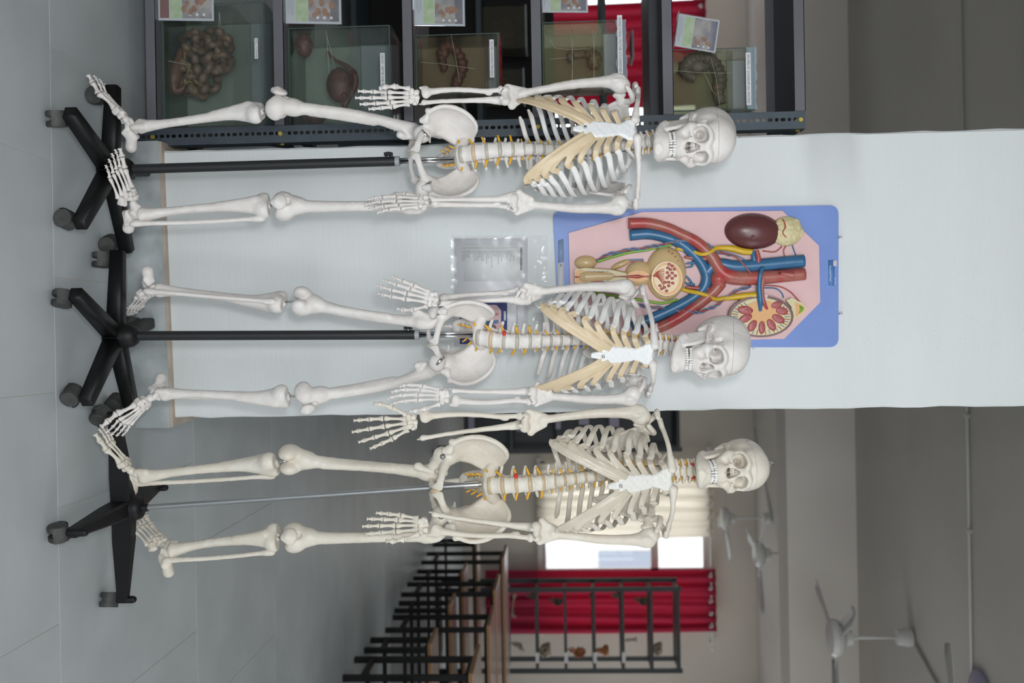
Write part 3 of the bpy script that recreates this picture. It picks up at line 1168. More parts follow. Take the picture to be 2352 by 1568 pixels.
def b_lump(name, c, r, seed, extra=()):
    """wrist / ankle block: rounded faceted pebble"""
    rng = random.Random(seed)
    res = .0014 if max(r) < .02 else .0018
    lo = [c[i] - r[i] * 1.9 - .004 for i in range(3)]; hi = [c[i] + r[i] * 1.9 + .004 for i in range(3)]
    for p in extra:
        for i in range(3):
            lo[i] = min(lo[i], p[i] - p[3] - .004); hi[i] = max(hi[i], p[i] + p[3] + .004)
    f = Field(lo, hi, res)
    f.box(c, [q * .92 for q in r], min(r) * .45, .002, rot=RZ(rng.uniform(-25, 25)) @ RX(rng.uniform(-20, 20)))
    for k in range(3):
        d = [rng.uniform(-.8, .8) * r[i] for i in range(3)]
        f.ell([c[i] + d[i] for i in range(3)], [q * .55 for q in r], .004)
    if extra:
        f.chain([(*c, min(r) * .8), *extra], .007)
    return f.mesh(name, 1)


# ---- ribs and their gristle, in torso space (origin: top of sacrum, z along the spine)
Z_T = [.182 + sum((.0285 - .0003 * i) for i in range(k)) for k in range(12)]     # T12 ... T1 centres
Z_T = Z_T[::-1]                                                               # T1 ... T12


def spine_y(z):
    return float(np.interp(z, [0, .05, .11, .18, .26, .35, .44, .50, .55, .61], [.0, -.016, -.020, -.006, .016, .028, .018, .004, -.008, -.006]))


RIBW = [.050, .076, .097, .112, .121, .128, .133, .135, .133, .129, .118, .098]
JX = [.042, .055, .064, .075, .086, .096, .104, .111, .114, .114]
JY = [-.070, -.088, -.096, -.098, -.097, -.094, -.088, -.080, -.070, -.058]
JZ = [.444, .413, .383, .353, .318, .289, .255, .228, .205, .184]


def rib_path(i):
    z0 = Z_T[i]
    y0 = spine_y(z0)
    w = RIBW[i]
    if i < 10:
        xe, ye, ze = JX[i], JY[i], JZ[i]
        dz = ze - z0
        if i == 0:
            pts = [(.016, y0 + .008, z0 + .006), (.030, y0 + .030, z0 + .010), (w, y0 + .018, z0 + .006), (w + .008, y0 - .022, z0 - .002), (xe + .004, ye + .014, ze + .004), (xe, ye, ze)]
        else:
            pts = [(.017, y0 + .010, z0 + .008), (.036, y0 + .036, z0 + .010), (.60 * w, y0 + .052, z0 + .004 + dz * .04), (.92 * w, y0 + .026, z0 + dz * .16), (w * 1.02, y0 - .014, z0 + dz * .38),
                   (max(.96 * w, xe), min(-.052, ye * .55), z0 + dz * .68), (xe + .008, ye + .012, ze + .008), (xe, ye, ze)]
    else:
        pts = [(.017, y0 + .010, z0 + .006), (.036, y0 + .034, z0 + .006), (.62 * w, y0 + .048, z0 + .000), (.92 * w, y0 + .028, z0 - .008)]
        pts.append((w, y0 - .004, z0 - .018) if i == 10 else (w * 1.05, y0 + .012, z0 - .014))
    return pts


def b_rib(i):
    p = catmull(rib_path(i), 7)
    m = len(p)
    t = np.linspace(0, 1, m)
    r = np.interp(t, [0, .06, .16, .6, .95, 1], [.0055, .0042, .0050, .0056, .0068, .0070])
    if i >= 10: r = np.interp(t, [0, .1, .8, 1], [.0052, .0048, .0052, .0026])
    b = MB()
    b.tube(p, list(r), 10, True, squash=(1.30, .52), hint=(0, 0, 1) if i > 0 else (.3, 0, .6))
    return b.mesh('rib', None, True)


def sternum_y(z): return -.117 + (z - .30) * .22


def b_cartilage():
    f = Field((.0, -.145, .140), (.142, -.030, .475), .0020)
    def strip(p, w, th, k=.006):
        p = catmull(p, 5)
        segs = []
        for q0, q1 in zip(p[:-1], p[1:]):
            d = np.array(q1) - np.array(q0)
            n = np.cross(d, (.35, -1., 0)); n = n / (np.linalg.norm(n) + 1e-9)
            for s in (-1, -.33, .33, 1):
                segs.append(((*(np.array(q0) + n * w * s), th), (*(np.array(q1) + n * w * s), th)))
        f.caps(segs, k)
    SZ = [.456, .427, .402, .380, .360, .344, .331]
    SX = [.026, .017, .016, .017, .018, .017, .013]
    for i in range(7):
        a = (JX[i], JY[i], JZ[i]); e = (SX[i], sternum_y(SZ[i]) + .001, SZ[i])
        if i == 0: p = [a, ((a[0] + e[0]) / 2, -.084, (a[2] + e[2]) / 2), e]
        elif i < 4: p = [a, (a[0] * .66 + e[0] * .34, -.106, a[2] * .72 + e[2] * .28 - .003), e]
        else:
            dz = .006 + .006 * (i - 4)
            p = [a, (a[0] * .93, a[1] - .010, a[2] - dz), (a[0] * .62, -.112, a[2] * .62 + e[2] * .38 - dz * .8), e]
        strip(p, .0056 if i < 5 else .0060, .0027, .003 if i < 5 else .005)
    # the arch along the costal margin
    margin = [(.118, -.060, .172), (.112, -.076, .170), (.098, -.094, .190), (.076, -.109, .226), (.050, -.116, .272), (.030, -.117, .306), (.015, -.113, .330)]
    strip(margin, .0072, .0029, .006)
    strip([(x * .97 + .004, y, z + .018) for x, y, z in margin[2:]], .0060, .0028, .006)
    for i, tgt in ((7, (.082, -.106, .236)), (8, (.098, -.094, .205)), (9, (.110, -.080, .176))):
        a = (JX[i], JY[i], JZ[i])
        p = [a, (a[0] * .985, a[1] - .012, a[2] - .012), tgt]
        strip(p, .0058, .0029, .004)
    return f.mesh('costal_cartilage', 1, 0)


def split_skull(me, z0, tilt):
    """saw the vault off: returns lower part and cap"""
    out = []
    for up in (False, True):
        bm = bmesh.new(); bm.from_mesh(me)
        no = Vector((0, math.sin(tilt), math.cos(tilt)))
        co = Vector((0, -.02, z0)) + (no * .0003 if up else -no * .0003)
        g = bmesh.ops.bisect_plane(bm, geom=bm.verts[:] + bm.edges[:] + bm.faces[:], plane_co=co, plane_no=no, clear_inner=up, clear_outer=not up)
        ed = [e for e in bm.edges if len(e.link_faces) == 1]
        try:
            bmesh.ops.holes_fill(bm, edges=ed, sides=0)
        except Exception:
            pass
        for f_ in bm.faces:
            if len(f_.verts) > 8:
                f_.smooth = False
                for e in f_.edges: e.smooth = False
        m2 = bpy.data.meshes.new('skull_cap' if up else 'skull')
        bm.to_mesh(m2); bm.free()
        out.append(m2)
    return out


import time as _time
_t0 = _time.time()
BONE['skull'], BONE['skull_cap'] = split_skull(b_skull(), .066, math.radians(-4))
BONE['mandible'] = b_mandible()
BONE['incisor'] = b_tooth(.0082, .0105, .0066)
BONE['small_incisor'] = b_tooth(.0058, .0092, .0060)
BONE['canine'] = b_tooth(.0074, .0108, .0072, -.001)
BONE['premolar'] = b_tooth(.0068, .0086, .0085)
BONE['molar'] = b_tooth(.0098, .0080, .0100)
for _k in ('lumbar', 'thoracic', 'cervical'):
    BONE[_k] = b_vertebra(_k)
BONE['disc_l'] = b_disc(.0238, .0168, .0058)
BONE['disc_t'] = b_disc(.0158, .0143, .0034)
BONE['disc_c'] = b_disc(.0118, .0084, .0026)
BONE['sacrum'] = b_sacrum()
BONE['coccyx'] = b_coccyx()
BONE['hip'] = b_hip()
BONE['sternum'] = b_sternum()
BONE['scapula'] = b_scapula()
BONE['clavicle'] = b_clavicle()
BONE['femur'] = b_femur()
BONE['tibia'] = b_tibia()
BONE['fibula'] = b_fibula()
BONE['patella'] = b_patella()
BONE['humerus'] = b_humerus()
BONE['ulna'] = b_ulna()
BONE['radius'] = b_radius()
for _k in ('metacarpal', 'phalanx', 'distal'):
    BONE[_k] = b_small(_k)
for _i in range(12):
    BONE['rib%d' % _i] = b_rib(_i)
BONE['cartilage'] = b_cartilage()
# ankle bones, foot space: origin ankle joint, toes -y, +x lateral
BONE['calcaneus'] = b_lump('calcaneus', (.004, .012, -.034), (.0155, .026, .0160), 1, ((.002, .034, -.042, .0160), (.001, .046, -.049, .0170)))
BONE['talus'] = b_lump('talus', (0, -.002, -.010), (.0165, .020, .0115), 2, ((-.006, -.022, -.016, .0115), (-.008, -.028, -.018, .0120)))
BONE['navicular'] = b_lump('navicular', (-.011, -.044, -.022), (.0165, .0072, .0125), 3)
BONE['cuboid'] = b_lump('cuboid', (.017, -.044, -.034), (.0125, .0145, .0110), 4)
BONE['cuneiform_a'] = b_lump('cuneiform', (-.022, -.060, -.027), (.0090, .0100, .0135), 5)
BONE['cuneiform_b'] = b_lump('cuneiform', (-.0065, -.058, -.023), (.0072, .0080, .0105), 6)
BONE['cuneiform_c'] = b_lump('cuneiform', (.0065, -.060, -.027), (.0072, .0095, .0105), 7)
# wrist blocks, hand space: origin wrist, fingers -z, thumb +x, back of hand +y
for _i, (_n, _c, _r) in enumerate((('scaphoid', (.011, 0, -.008), (.0080, .0068, .0078)), ('lunate', (-.003, 0, -.006), (.0066, .0068, .0070)),
                                   ('triquetrum', (-.015, 0, -.010), (.0062, .0062, .0066)), ('pisiform', (-.018, -.008, -.013), (.0042, .0042, .0052)),
                                   ('trapezium', (.017, -.002, -.021), (.0068, .0066, .0066)), ('trapezoid', (.0085, .001, -.022), (.0052, .0062, .0060)),
                                   ('capitate', (-.001, 0, -.019), (.0060, .0072, .0090)), ('hamate', (-.0125, -.001, -.021), (.0068, .0072, .0080)))):
    BONE[_n] = b_lump(_n, _c, _r, 20 + _i)
print('bones', round(_time.time() - _t0, 1), 's', sum(len(m.polygons) for m in BONE.values()), 'quads')
# ------------------------------------------------------------------ three teaching skeletons
def bone_mat(name, a, b, rough, stain=(.50, .36, .24)):
    m = mat(name, a, rough, var=.1, vscale=18, bump=.13, bscale=200, col2=b)
    nt = m.node_tree
    p = nt.nodes['Principled BSDF']
    tc = nt.nodes.new('ShaderNodeTexCoord')
    n = nt.nodes.new('ShaderNodeTexNoise'); n.inputs['Scale'].default_value = 34; n.inputs['Detail'].default_value = 6; n.inputs['Roughness'].default_value = .7
    nt.links.new(tc.outputs['Object'], n.inputs['Vector'])
    r = nt.nodes.new('ShaderNodeMapRange'); r.inputs['From Min'].default_value = .60; r.inputs['From Max'].default_value = .80; r.inputs['To Max'].default_value = .35
    nt.links.new(n.outputs['Fac'], r.inputs['Value'])
    mx = nt.nodes.new('ShaderNodeMix'); mx.data_type = 'RGBA'
    nt.links.new(p.inputs['Base Color'].links[0].from_socket, mx.inputs['A'])
    mx.inputs['B'].default_value = (*stain, 1)
    nt.links.new(r.outputs['Result'], mx.inputs['Factor'])
    nt.links.new(mx.outputs['Result'], p.inputs['Base Color'])
    return m


m_bone_w = bone_mat('bone_white', (.83, .80, .775), (.76, .715, .685), .5)
m_bone_c = bone_mat('bone_cream', (.80, .755, .665), (.73, .665, .565), .46)
m_rib_w = mat('rib_white_enamel', (.86, .855, .84), .38)
m_sternum = mat('sternum_white', (.90, .915, .93), .36, bump=.3, bscale=110)
m_sternum_c = mat('sternum_cream', (.84, .83, .79), .4, bump=.3, bscale=110)
m_cart = mat('gristle_tan', (.74, .595, .40), .42, var=.06, vscale=20)
m_cart_c = mat('gristle_clear', (.68, .61, .50), .34, coat=.12, var=.1, vscale=20)
m_disc = mat('disc_grey', (.50, .47, .40), .35)
m_disc_o = mat('disc_ochre', (.66, .50, .34), .35)
m_disc_c = mat('disc_honey', (.58, .46, .30), .3)
m_nerve = mat('nerve_yellow', (.84, .44, .03), .4)
m_artery = mat('artery_red', (.70, .03, .03), .35)
m_tooth = mat('tooth_white', (.84, .835, .81), .3)
m_chrome = mat('chrome', (.62, .63, .65), .22, 1.0)
m_wire = mat('wire', (.30, .30, .30), .3, 1.0)

NERVE = MB().tube([(.012, .008, 0), (.021, .008, -.001), (.036, .004, -.008)], [.0030, .0034, .0025], 8).mesh('nerve_root', None, True)
ARTERY = MB().tube([(0, 0, -.006), (0, -.0006, 0), (0, 0, .006)], .0017, 8).mesh('vertebral_artery', None, True)


def hd(az):
    a = math.radians(az)
    return Vector((math.sin(a), -math.cos(a), 0))


def make_hand(root, bm, wrist, tip, az, side, spread=5., curl=12., s=1.0, thumb=(32, 18)):
    M = along(wrist, tip, hd(az)) @ S(side * s, s, s)
    h = bpy.data.objects.new('hand', None); h.empty_display_size = .02; C.objects.link(h)
    attach(h, along(wrist, tip, hd(az)), root)
    for k in ('scaphoid', 'lunate', 'triquetrum', 'pisiform', 'trapezium', 'trapezoid', 'capitate', 'hamate'):
        inst('carpal_bone', BONE[k], M, h, bm)
    # (x, z, splay, lengths)
    fg = [(.0105, -.0285, 1.5, (.062, .039, .024, .018)), (-.0005, -.0290, .3, (.061, .043, .028, .019)), (-.0105, -.0285, -1.0, (.055, .040, .027, .018)), (-.0185, -.0280, -2.4, (.050, .032, .019, .016))]
    for j, (x, z, sp, ls) in enumerate(fg):
        m = M @ T(x, 0, z) @ RY(-sp * spread) @ RX(4)
        for i, L in enumerate(ls):
            kind = 'metacarpal' if i == 0 else ('distal' if i == 3 else 'phalanx')
            w = L * (.98 if i == 0 else (1.0 if i < 3 else 1.0))
            th = {0: .060, 1: .046, 2: .038, 3: .026}[i]
            inst('metacarpal_bone' if i == 0 else 'finger_bone', BONE[kind], m @ S(th, th, L * .97), h, bm)
            m = m @ T(0, 0, -L) @ RX(-curl * (.6 if i == 0 else 1.0)) @ RY(sp * spread * (.35 if i == 0 else 0))
    m = M @ T(.022, -.006, -.026) @ RY(-thumb[0]) @ RX(-thumb[1])
    for i, L in enumerate((.044, .031, .022)):
        kind = ('metacarpal', 'phalanx', 'distal')[i]
        th = (.062, .050, .034)[i]
        inst('metacarpal_bone' if i == 0 else 'finger_bone', BONE[kind], m @ S(th, th, L * .97), h, bm)
        m = m @ T(0, 0, -L) @ RX(-8) @ RY(10)
    return h


def make_foot(root, bm, ankle, heel, toe, up, side, s=.88, toes=0., fan=1.0):
    y = (Vector(heel) - Vector(toe)).normalized()
    z = Vector(up); z = (z - y * z.dot(y)).normalized()
    x = y.cross(z)
    F = frame(ankle, x, y, z)
    M = F @ S(side * s, s, s)
    f = bpy.data.objects.new('foot', None); f.empty_display_size = .02; C.objects.link(f)
    attach(f, F, root)
    inst('heel_bone', BONE['calcaneus'], M, f, bm)
    for k in ('talus', 'navicular', 'cuboid', 'cuneiform_a', 'cuneiform_b', 'cuneiform_c'):
        inst('ankle_bone', BONE[k], M, f, bm)
    rays = [((-.023, -.071, -.029), (-.030 * fan - .002, -.128, -.046), 1.62, (.034, 0, .026)), ((-.008, -.068, -.024), (-.0125 * fan, -.137, -.044), .98, (.027, .014, .012)),
            ((.005, -.070, -.026), (.003 * fan, -.135, -.044), .94, (.025, .012, .011)), ((.0155, -.060, -.032), (.0175 * fan, -.128, -.045), .94, (.023, .010, .010)),
            ((.027, -.055, -.038), (.032 * fan, -.119, -.047), .96, (.021, .008, .009))]
    for j, (a, b, w, ls) in enumerate(rays):
        a, b = Vector(a), Vector(b)
        L = (b - a).length
        m = M @ along(a, b, (0, 0, -1)) 
        th = .056 * w
        inst('metatarsal_bone', BONE['metacarpal'], m @ S(th, th, L * .97), f, bm)
        m = M @ along(b, b + Vector(((b.x - a.x) * .5, -.05, -.004)), (0, 0, -1)) @ RX(toes + (6 if j else 0))
        for i, q in enumerate(ls):
            if q == 0: continue
            th = (.052 if i == 0 else .036) * (1.25 if j == 0 else .72)
            inst('toe_bone', BONE['phalanx' if i < 2 else 'distal'], m @ S(th, th, q * .97), f, bm)
            m = m @ T(0, 0, -q) @ RX(-10 if j else -3)
    return f


def make_skeleton(D):
    Y0 = D['y']
    bm, rib_m, st_m, ca_m = D['bone'], D['rib'], D['sternum_m'], D['cart']
    Pw = px(*D['pelvis'], Y0 + D.get('pelvis_dy', 0))
    root = thing('skeleton', (Pw.x, Y0, .10), D['label'], 'skeleton', 'teaching skeletons on wheeled stands')
    # ---------------- pelvis
    top = px(*D['top'], Y0 + D.get('top_dy', .03))
    s_p = D['pelvis_s']
    PM_ = T(Pw) @ RY(D.get('pelvis_roll', 0)) @ RZ(D['pelvis_yaw']) @ RX(D.get('pelvis_tilt', 0)) @ S(s_p)
    inst('hip_bone', BONE['hip'], PM_, root, bm)
    inst('hip_bone', BONE['hip'], PM_ @ S(-1, 1, 1), root, bm)
    SM = PM_ @ T(0, .030, .100) @ RX(12)
    inst('sacrum', BONE['sacrum'], SM, root, bm)
    inst('coccyx', BONE['coccyx'], SM, root, bm)
    MB().ball((0, -.066, -.003), (.006, .008, .014)).build('pubic_disc', D['disc'], root, True, M=PM_)
    # ---------------- torso frame
    P0 = SM @ Vector((0, 0, .006))
    zd = (top - P0)
    sc_t = zd.length / .600
    zd.normalize()
    xd = Vector((0, 1, 0)).cross(zd).normalized()
    yd = zd.cross(xd)
    BM = frame(P0, xd, yd, zd) @ S(sc_t)
    ry = D['rib_yaw']

    def yaw_at(z):
        return float(np.interp(z, [0, .17, .49, .60], [D['pelvis_yaw'], ry, ry, ry * .5 + D['skull_yaw'] * .5]))

    def spine_M(z):
        dy = (spine_y(z + .01) - spine_y(z - .01)) / .02
        return BM @ RZ(yaw_at(z)) @ T(0, spine_y(z), z) @ RX(-math.degrees(math.atan(dy)))

    zs = []
    for k in range(5):
        z = .0185 + .0345 * k
        zs.append((z, 'lumbar', S(1.02 - .03 * k, 1.02 - .03 * k, 1.0)))
    for i in range(11, -1, -1):
        sp = (.0285 - .0003 * (11 - i))
        zs.append((Z_T[i], 'thoracic', S(.86 + .027 * i * .75, .88 + .012 * i, sp / .0255)))
    for k in range(7):
        zs.append((Z_T[0] + .0205 + .0158 * k, 'cervical', S(1.16 - .01 * k, 1.16 - .01 * k, 1.05)))
    for z, kind, sm in zs:
        inst(kind + '_vertebra', BONE[kind], spine_M(z) @ sm, root, bm)
    prev = None
    for n, (z, kind, sm) in enumerate(zs):
        zd_ = .0005 if n == 0 else (z + zs[n - 1][0]) / 2
        q = {'lumbar': 'disc_l', 'thoracic': 'disc_t', 'cervical': 'disc_c'}[kind]
        dm = D['disc']
        if n == 1: dm = D['disc2']
        if n < 23:
            sx = sm[0][0]
            inst('intervertebral_disc', BONE[q], spine_M(zd_) @ S(sx * 1.02, sx * 1.02, 1.0 if kind != 'thoracic' else sm[2][2]), root, dm)
        w = {'lumbar': 1.15, 'thoracic': .85, 'cervical': .80}[kind]
        for sd in (-1, 1):
            inst('nerve_root', NERVE, spine_M(zd_ - .002) @ S(sd * w, w, w) @ RY(random.uniform(-14, 14)), root, m_nerve)
        if kind == 'cervical' and 2 < n - 17 < 5:
            for sd in (-1, 1):
                inst('vertebral_artery', ARTERY, spine_M(z - .008) @ T(sd * .0185, -.004, 0) @ S(1.3, 1.3, 1.25), root, m_artery)
    if D.get('red_disc') is not None:
        zr = (zs[D['red_disc']][0] + zs[D['red_disc'] - 1][0]) / 2
        MB().ball((-.024, -.006, 0), (.0075, .0075, .006)).build('slipped_disc', m_artery, root, True, M=spine_M(zr))
    for sd in (-1, 1):
        for z_, x_ in ((-.026, .0215), (-.048, .0185), (-.068, .0155)):
            inst('nerve_root', NERVE, SM @ T(sd * (x_ - .012), .004 - z_ * .3, z_) @ RZ(-50 * sd) @ S(sd * .8, .8, .8), root, m_nerve)
    # ---------------- rib cage
    TM = BM @ RZ(ry)
    for sd in (1, -1):
        for i in range(12):
            inst('rib', BONE['rib%d' % i], TM @ S(sd, 1, 1), root, rib_m if i < 10 else bm)
        o = inst('costal_cartilage', BONE['cartilage'], TM @ S(sd, 1, 1), root, ca_m)
    inst('sternum', BONE['sternum'], TM, root, st_m)
    MB().lathe([(.0042, 0), (.0042, .002), (.002, .003)], 10, M=frame((0, -.1245, .331), (1, 0, 0), (0, 0, 1), (0, -1, 0))).build('screw', m_chrome, root, True, M=TM)
    # ---------------- shoulder girdle and arms
    for sd, key in ((-1, 'armL'), (1, 'armR')):
        A = D[key]
        sh = px(*A['shoulder'], Y0 + A.get('sdy', .015)); el = px(*A['elbow'], Y0 + A.get('edy', -.03)); wr = px(*A['wrist'], Y0 + A.get('wdy', -.085)); tip = px(*A['tip'], Y0 + A.get('tdy', -.095))
        can = TM @ Vector((sd * .170, .010, .436))
        delta = sh - can
        delta.y = max(-.03, min(.03, delta.y))
        SC = T(delta) @ TM @ S(sd, 1, 1)
        inst('scapula', BONE['scapula'], SC, root, bm)
        a = TM @ Vector((sd * .026, -.088, .470)); b_ = SC @ Vector((.158, .004, .484))
        L = (b_ - a).length
        xd_ = (b_ - a).normalized()
        up_ = Vector((0, 0, 1)); yv = up_.cross(xd_).normalized()
        if sd < 0: yv = -yv
        cm = frame(a, xd_, yv, xd_.cross(yv) if sd > 0 else -xd_.cross(yv)) @ S(L / .155, 1, 1)
        inst('clavicle', BONE['clavicle'], cm, root, bm)
        hs = sc_t
        inst('humerus', BONE['humerus'], along(sh, el, hd(A['haz'])) @ S(sd * hs, hs, (sh - el).length / .281), root, bm)
        FM = along(el, wr, hd(A['faz'])) @ S(sd * hs, hs, (el - wr).length / .237)
        inst('ulna', BONE['ulna'], FM @ RY(A.get('gap', 0)), root, bm)
        inst('radius', BONE['radius'], FM, root, bm)
        wv = (wr - el).normalized()
        make_hand(root, bm, wr + wv * .004, tip, A['paz'], sd, A.get('spread', 4), A.get('curl', 10), hs * A.get('hs', .96), A.get('thumb', (32, 18)))
        # joint wire at the elbow and clip at the shoulder
        MB().tube([(.020, -.006, -.272), (.012, -.018, -.286), (-.004, -.018, -.296)], .0009, 6).build('joint_wire', m_wire, root, True, M=along(sh, el, hd(A['haz'])) @ S(sd * hs, hs, (sh - el).length / .281))
    # ---------------- legs
    for sd, key in ((-1, 'legL'), (1, 'legR')):
        A = D[key]
        hp = px(*A['hip'], Y0 + A.get('hdy', -.018)); kf = px(*A['knee'], Y0 + A.get('kdy', -.01)); kt = px(*A['shin'], Y0 + A.get('kdy', -.01)); an = px(*A['ankle'], Y0 + A.get('ady', 0))
        lw = A.get('w', 1.0)
        FM = along(hp, kf, hd(A['faz'])) @ S(sd * lw, lw, (hp - kf).length / .398)
        inst('femur', BONE['femur'], FM, root, bm)
        inst('patella', BONE['patella'], FM @ T(*A.get('pat', (.000, -.037, -.386))) @ RX(-4), root, bm)
        TB = along(kt, an, hd(A['taz'])) @ S(sd * lw, lw, (kt - an).length / .360)
        inst('tibia', BONE['tibia'], TB, root, bm)
        inst('fibula', BONE['fibula'], TB, root, bm)
        MB().cyl(FM @ Vector((0, .004, -.385)), TB @ Vector((0, .002, -.012)), .0032, 8).build('knee_rod', m_chrome, root, True)
        heel = px(*A['heel'], Y0 + A.get('heel_dy', 0)); toe = px(*A['toe'], Y0 + A.get('toe_dy', 0))
        make_foot(root, bm, an - (kt - an).normalized() * .004, heel, toe, (kt - an).normalized() + Vector((0, -A.get('face', .5), 0)), sd, A.get('fs', .92), A.get('toes', 0), A.get('fan', 1))
        # metal hip clip
        c0 = hp + Vector((sd * .006, -.0245, .002)); c1 = hp + Vector((-sd * .004, -.0262, .010)); c2 = hp + Vector((-sd * .014, -.020, .022))
        if D.get('stub'):
            MB().lathe([(.0080, 0), (.0080, .002), (.0045, .0025), (.004, .005)], 12, M=along(hp + Vector((0, -.0245, .004)), hp + Vector((0, 0, 0)), (0, 0, 1))).build('hip_bolt', m_chrome, root, True)
        else:
            MB().tube([c0, c1, c2], [.0042, .0042, .0035], 8, squash=(1, .3), hint=(1, 0, .3)).build('hip_clip', m_chrome, root, True)
            MB().ball(tuple(c0 + Vector((0, -.002, 0))), .0028).build('screw', m_chrome, root, True)
    # ---------------- skull
    so = px(*D['skull'], Y0 + D.get('skull_dy', .0))
    ss = D.get('skull_s', 1.0)
    KM = T(so) @ RY(D.get('skull_roll', 0)) @ RZ(D['skull_yaw']) @ RX(D.get('skull_pitch', 0)) @ S(ss)
    sk = inst('skull', BONE['skull'], KM, root, bm)
    inst('skull_cap', BONE['skull_cap'], KM, sk, bm)
    jaw = inst('mandible', BONE['mandible'], KM, root, bm)
    seq = [('incisor', .0043, 0), ('small_incisor', .0118, 0), ('canine', .0190, 0), ('premolar', .0262, 0), ('premolar', .0332, 0), ('molar', .0420, 0), ('molar', .0520, 0)]
    arch = catmull([(0, -.0925), (.008, -.0912), (.0155, -.0868), (.0215, -.0795), (.0255, -.0700), (.0280, -.0600), (.0295, -.0480)], 8)
    acc = [0.0]
    for p, q in zip(arch[:-1], arch[1:]): acc.append(acc[-1] + float(np.linalg.norm(np.array(q) - np.array(p))))
    for lower in (False, True):
        for sd in (-1, 1):
            for kind, u, _ in seq:
                if lower:
                    if kind == 'incisor': kind = 'small_incisor'
                    u = u * .93
                x = float(np.interp(u, acc, [p[0] for p in arch])); y = float(np.interp(u, acc, [p[1] for p in arch]))
                x2 = float(np.interp(u + .002, acc, [p[0] for p in arch])); y2 = float(np.interp(u + .002, acc, [p[1] for p in arch]))
                a = math.degrees(math.atan2(y2 - y, x2 - x))
                if lower:
                    m = KM @ T(sd * x, y + .0035, -.0670) @ RZ(sd * a) @ RX(180) @ S(1.0, 1, .98)
                else:
                    m = KM @ T(sd * x, y + .0015, -.0475) @ RZ(sd * a)
                inst('tooth', BONE[kind], m, jaw if lower else sk, m_tooth)
    for sd in ((-1, 1) if D.get('stub') else ()):
        MB().tube([(sd * .066, -.006, .056), (sd * .0725, -.002, .062), (sd * .0715, .004, .072)], .0013, 6).build('skull_hook', m_chrome, sk, True, M=KM)
    if D.get('stub'):
        MB().lathe([(.0075, .116), (.0075, .134), (.0055, .134), (.0055, .138)], 14).build('hanging_stub', m_chrome, sk, True, M=KM)
        MB().cyl((-.013, 0, .123), (.013, 0, .123), .0015, 6).build('pin', m_chrome, sk, True, M=KM)
    else:
        MB().tube([(0, 0, .118), (0, 0, .126), (.004, 0, .130), (0, 0, .134), (-.004, 0, .130)], .0011, 6).build('screw_eye', m_chrome, sk, True, M=KM)
    return root


SK_A = dict(y=2.70, bone=m_bone_w, rib=m_rib_w, sternum_m=m_sternum, cart=m_cart, disc=m_disc, disc2=m_disc_o,
            label='white skeleton nearest the specimen rack, on the leftmost black star-shaped stand',
            pelvis=(975, 360), pelvis_s=.93, pelvis_tilt=20, pelvis_yaw=0, pelvis_roll=-1, top=(1560, 320), rib_yaw=-12, skull_yaw=25,
            skull=(1586, 318), skull_dy=-.01, skull_pitch=0, skull_roll=-1,
            armL=dict(shoulder=(1424, 192), elbow=(1160, 220), wrist=(967, 222), tip=(826, 226), haz=-10, faz=0, paz=10, thumb=(8, 30), spread=3),
            armR=dict(shoulder=(1424, 470), elbow=(1180, 467), wrist=(988, 463), tip=(850, 466), haz=20, faz=75, paz=150, thumb=(24, 10), spread=3),
            legL=dict(hip=(970, 308), knee=(628, 240), shin=(604, 256), ankle=(318, 288), heel=(272, 332), toe=(196, 184), faz=-72, taz=-62, fan=1.25, toes=8, face=.1),
            legR=dict(hip=(974, 432), knee=(640, 474), shin=(620, 470), ankle=(322, 492), heel=(286, 528), toe=(252, 378), faz=-10, taz=-40, toe_dy=-.10, heel_dy=-.02, ady=-.045))
SK_B = dict(y=2.74, bone=m_bone_w, rib=m_rib_w, sternum_m=m_sternum, cart=m_cart, disc=m_disc, disc2=m_disc_o, red_disc=2,
            label='white skeleton in the middle, in front of the whitewashed pillar and the blue model board',
            pelvis=(1016, 772), pelvis_s=.92, pelvis_tilt=20, pelvis_yaw=23, pelvis_roll=1, top=(1600, 796), rib_yaw=17, skull_yaw=36,
            skull=(1624, 796), skull_dy=-.01, skull_pitch=2, skull_s=.96, skull_roll=1,
            armL=dict(shoulder=(1440, 664), elbow=(1200, 674), wrist=(1010, 690), tip=(868, 656), haz=30, faz=-60, paz=-170, thumb=(30, 12), spread=4),
            armR=dict(shoulder=(1454, 908), elbow=(1224, 908), wrist=(1036, 910), tip=(900, 905), haz=20, faz=10, paz=20, thumb=(10, 28), curl=20, spread=4),
            legL=dict(hip=(1008, 706), knee=(684, 693), shin=(656, 696), ankle=(362, 668), heel=(328, 636), toe=(286, 748), faz=155, taz=115, toe_dy=.10, heel_dy=-.06),
            legR=dict(hip=(1004, 832), knee=(694, 914), shin=(664, 912), ankle=(374, 906), heel=(362, 868), toe=(248, 990), faz=65, taz=55, toe_dy=-.04, heel_dy=.06, fan=1.2, toes=6, face=.15))
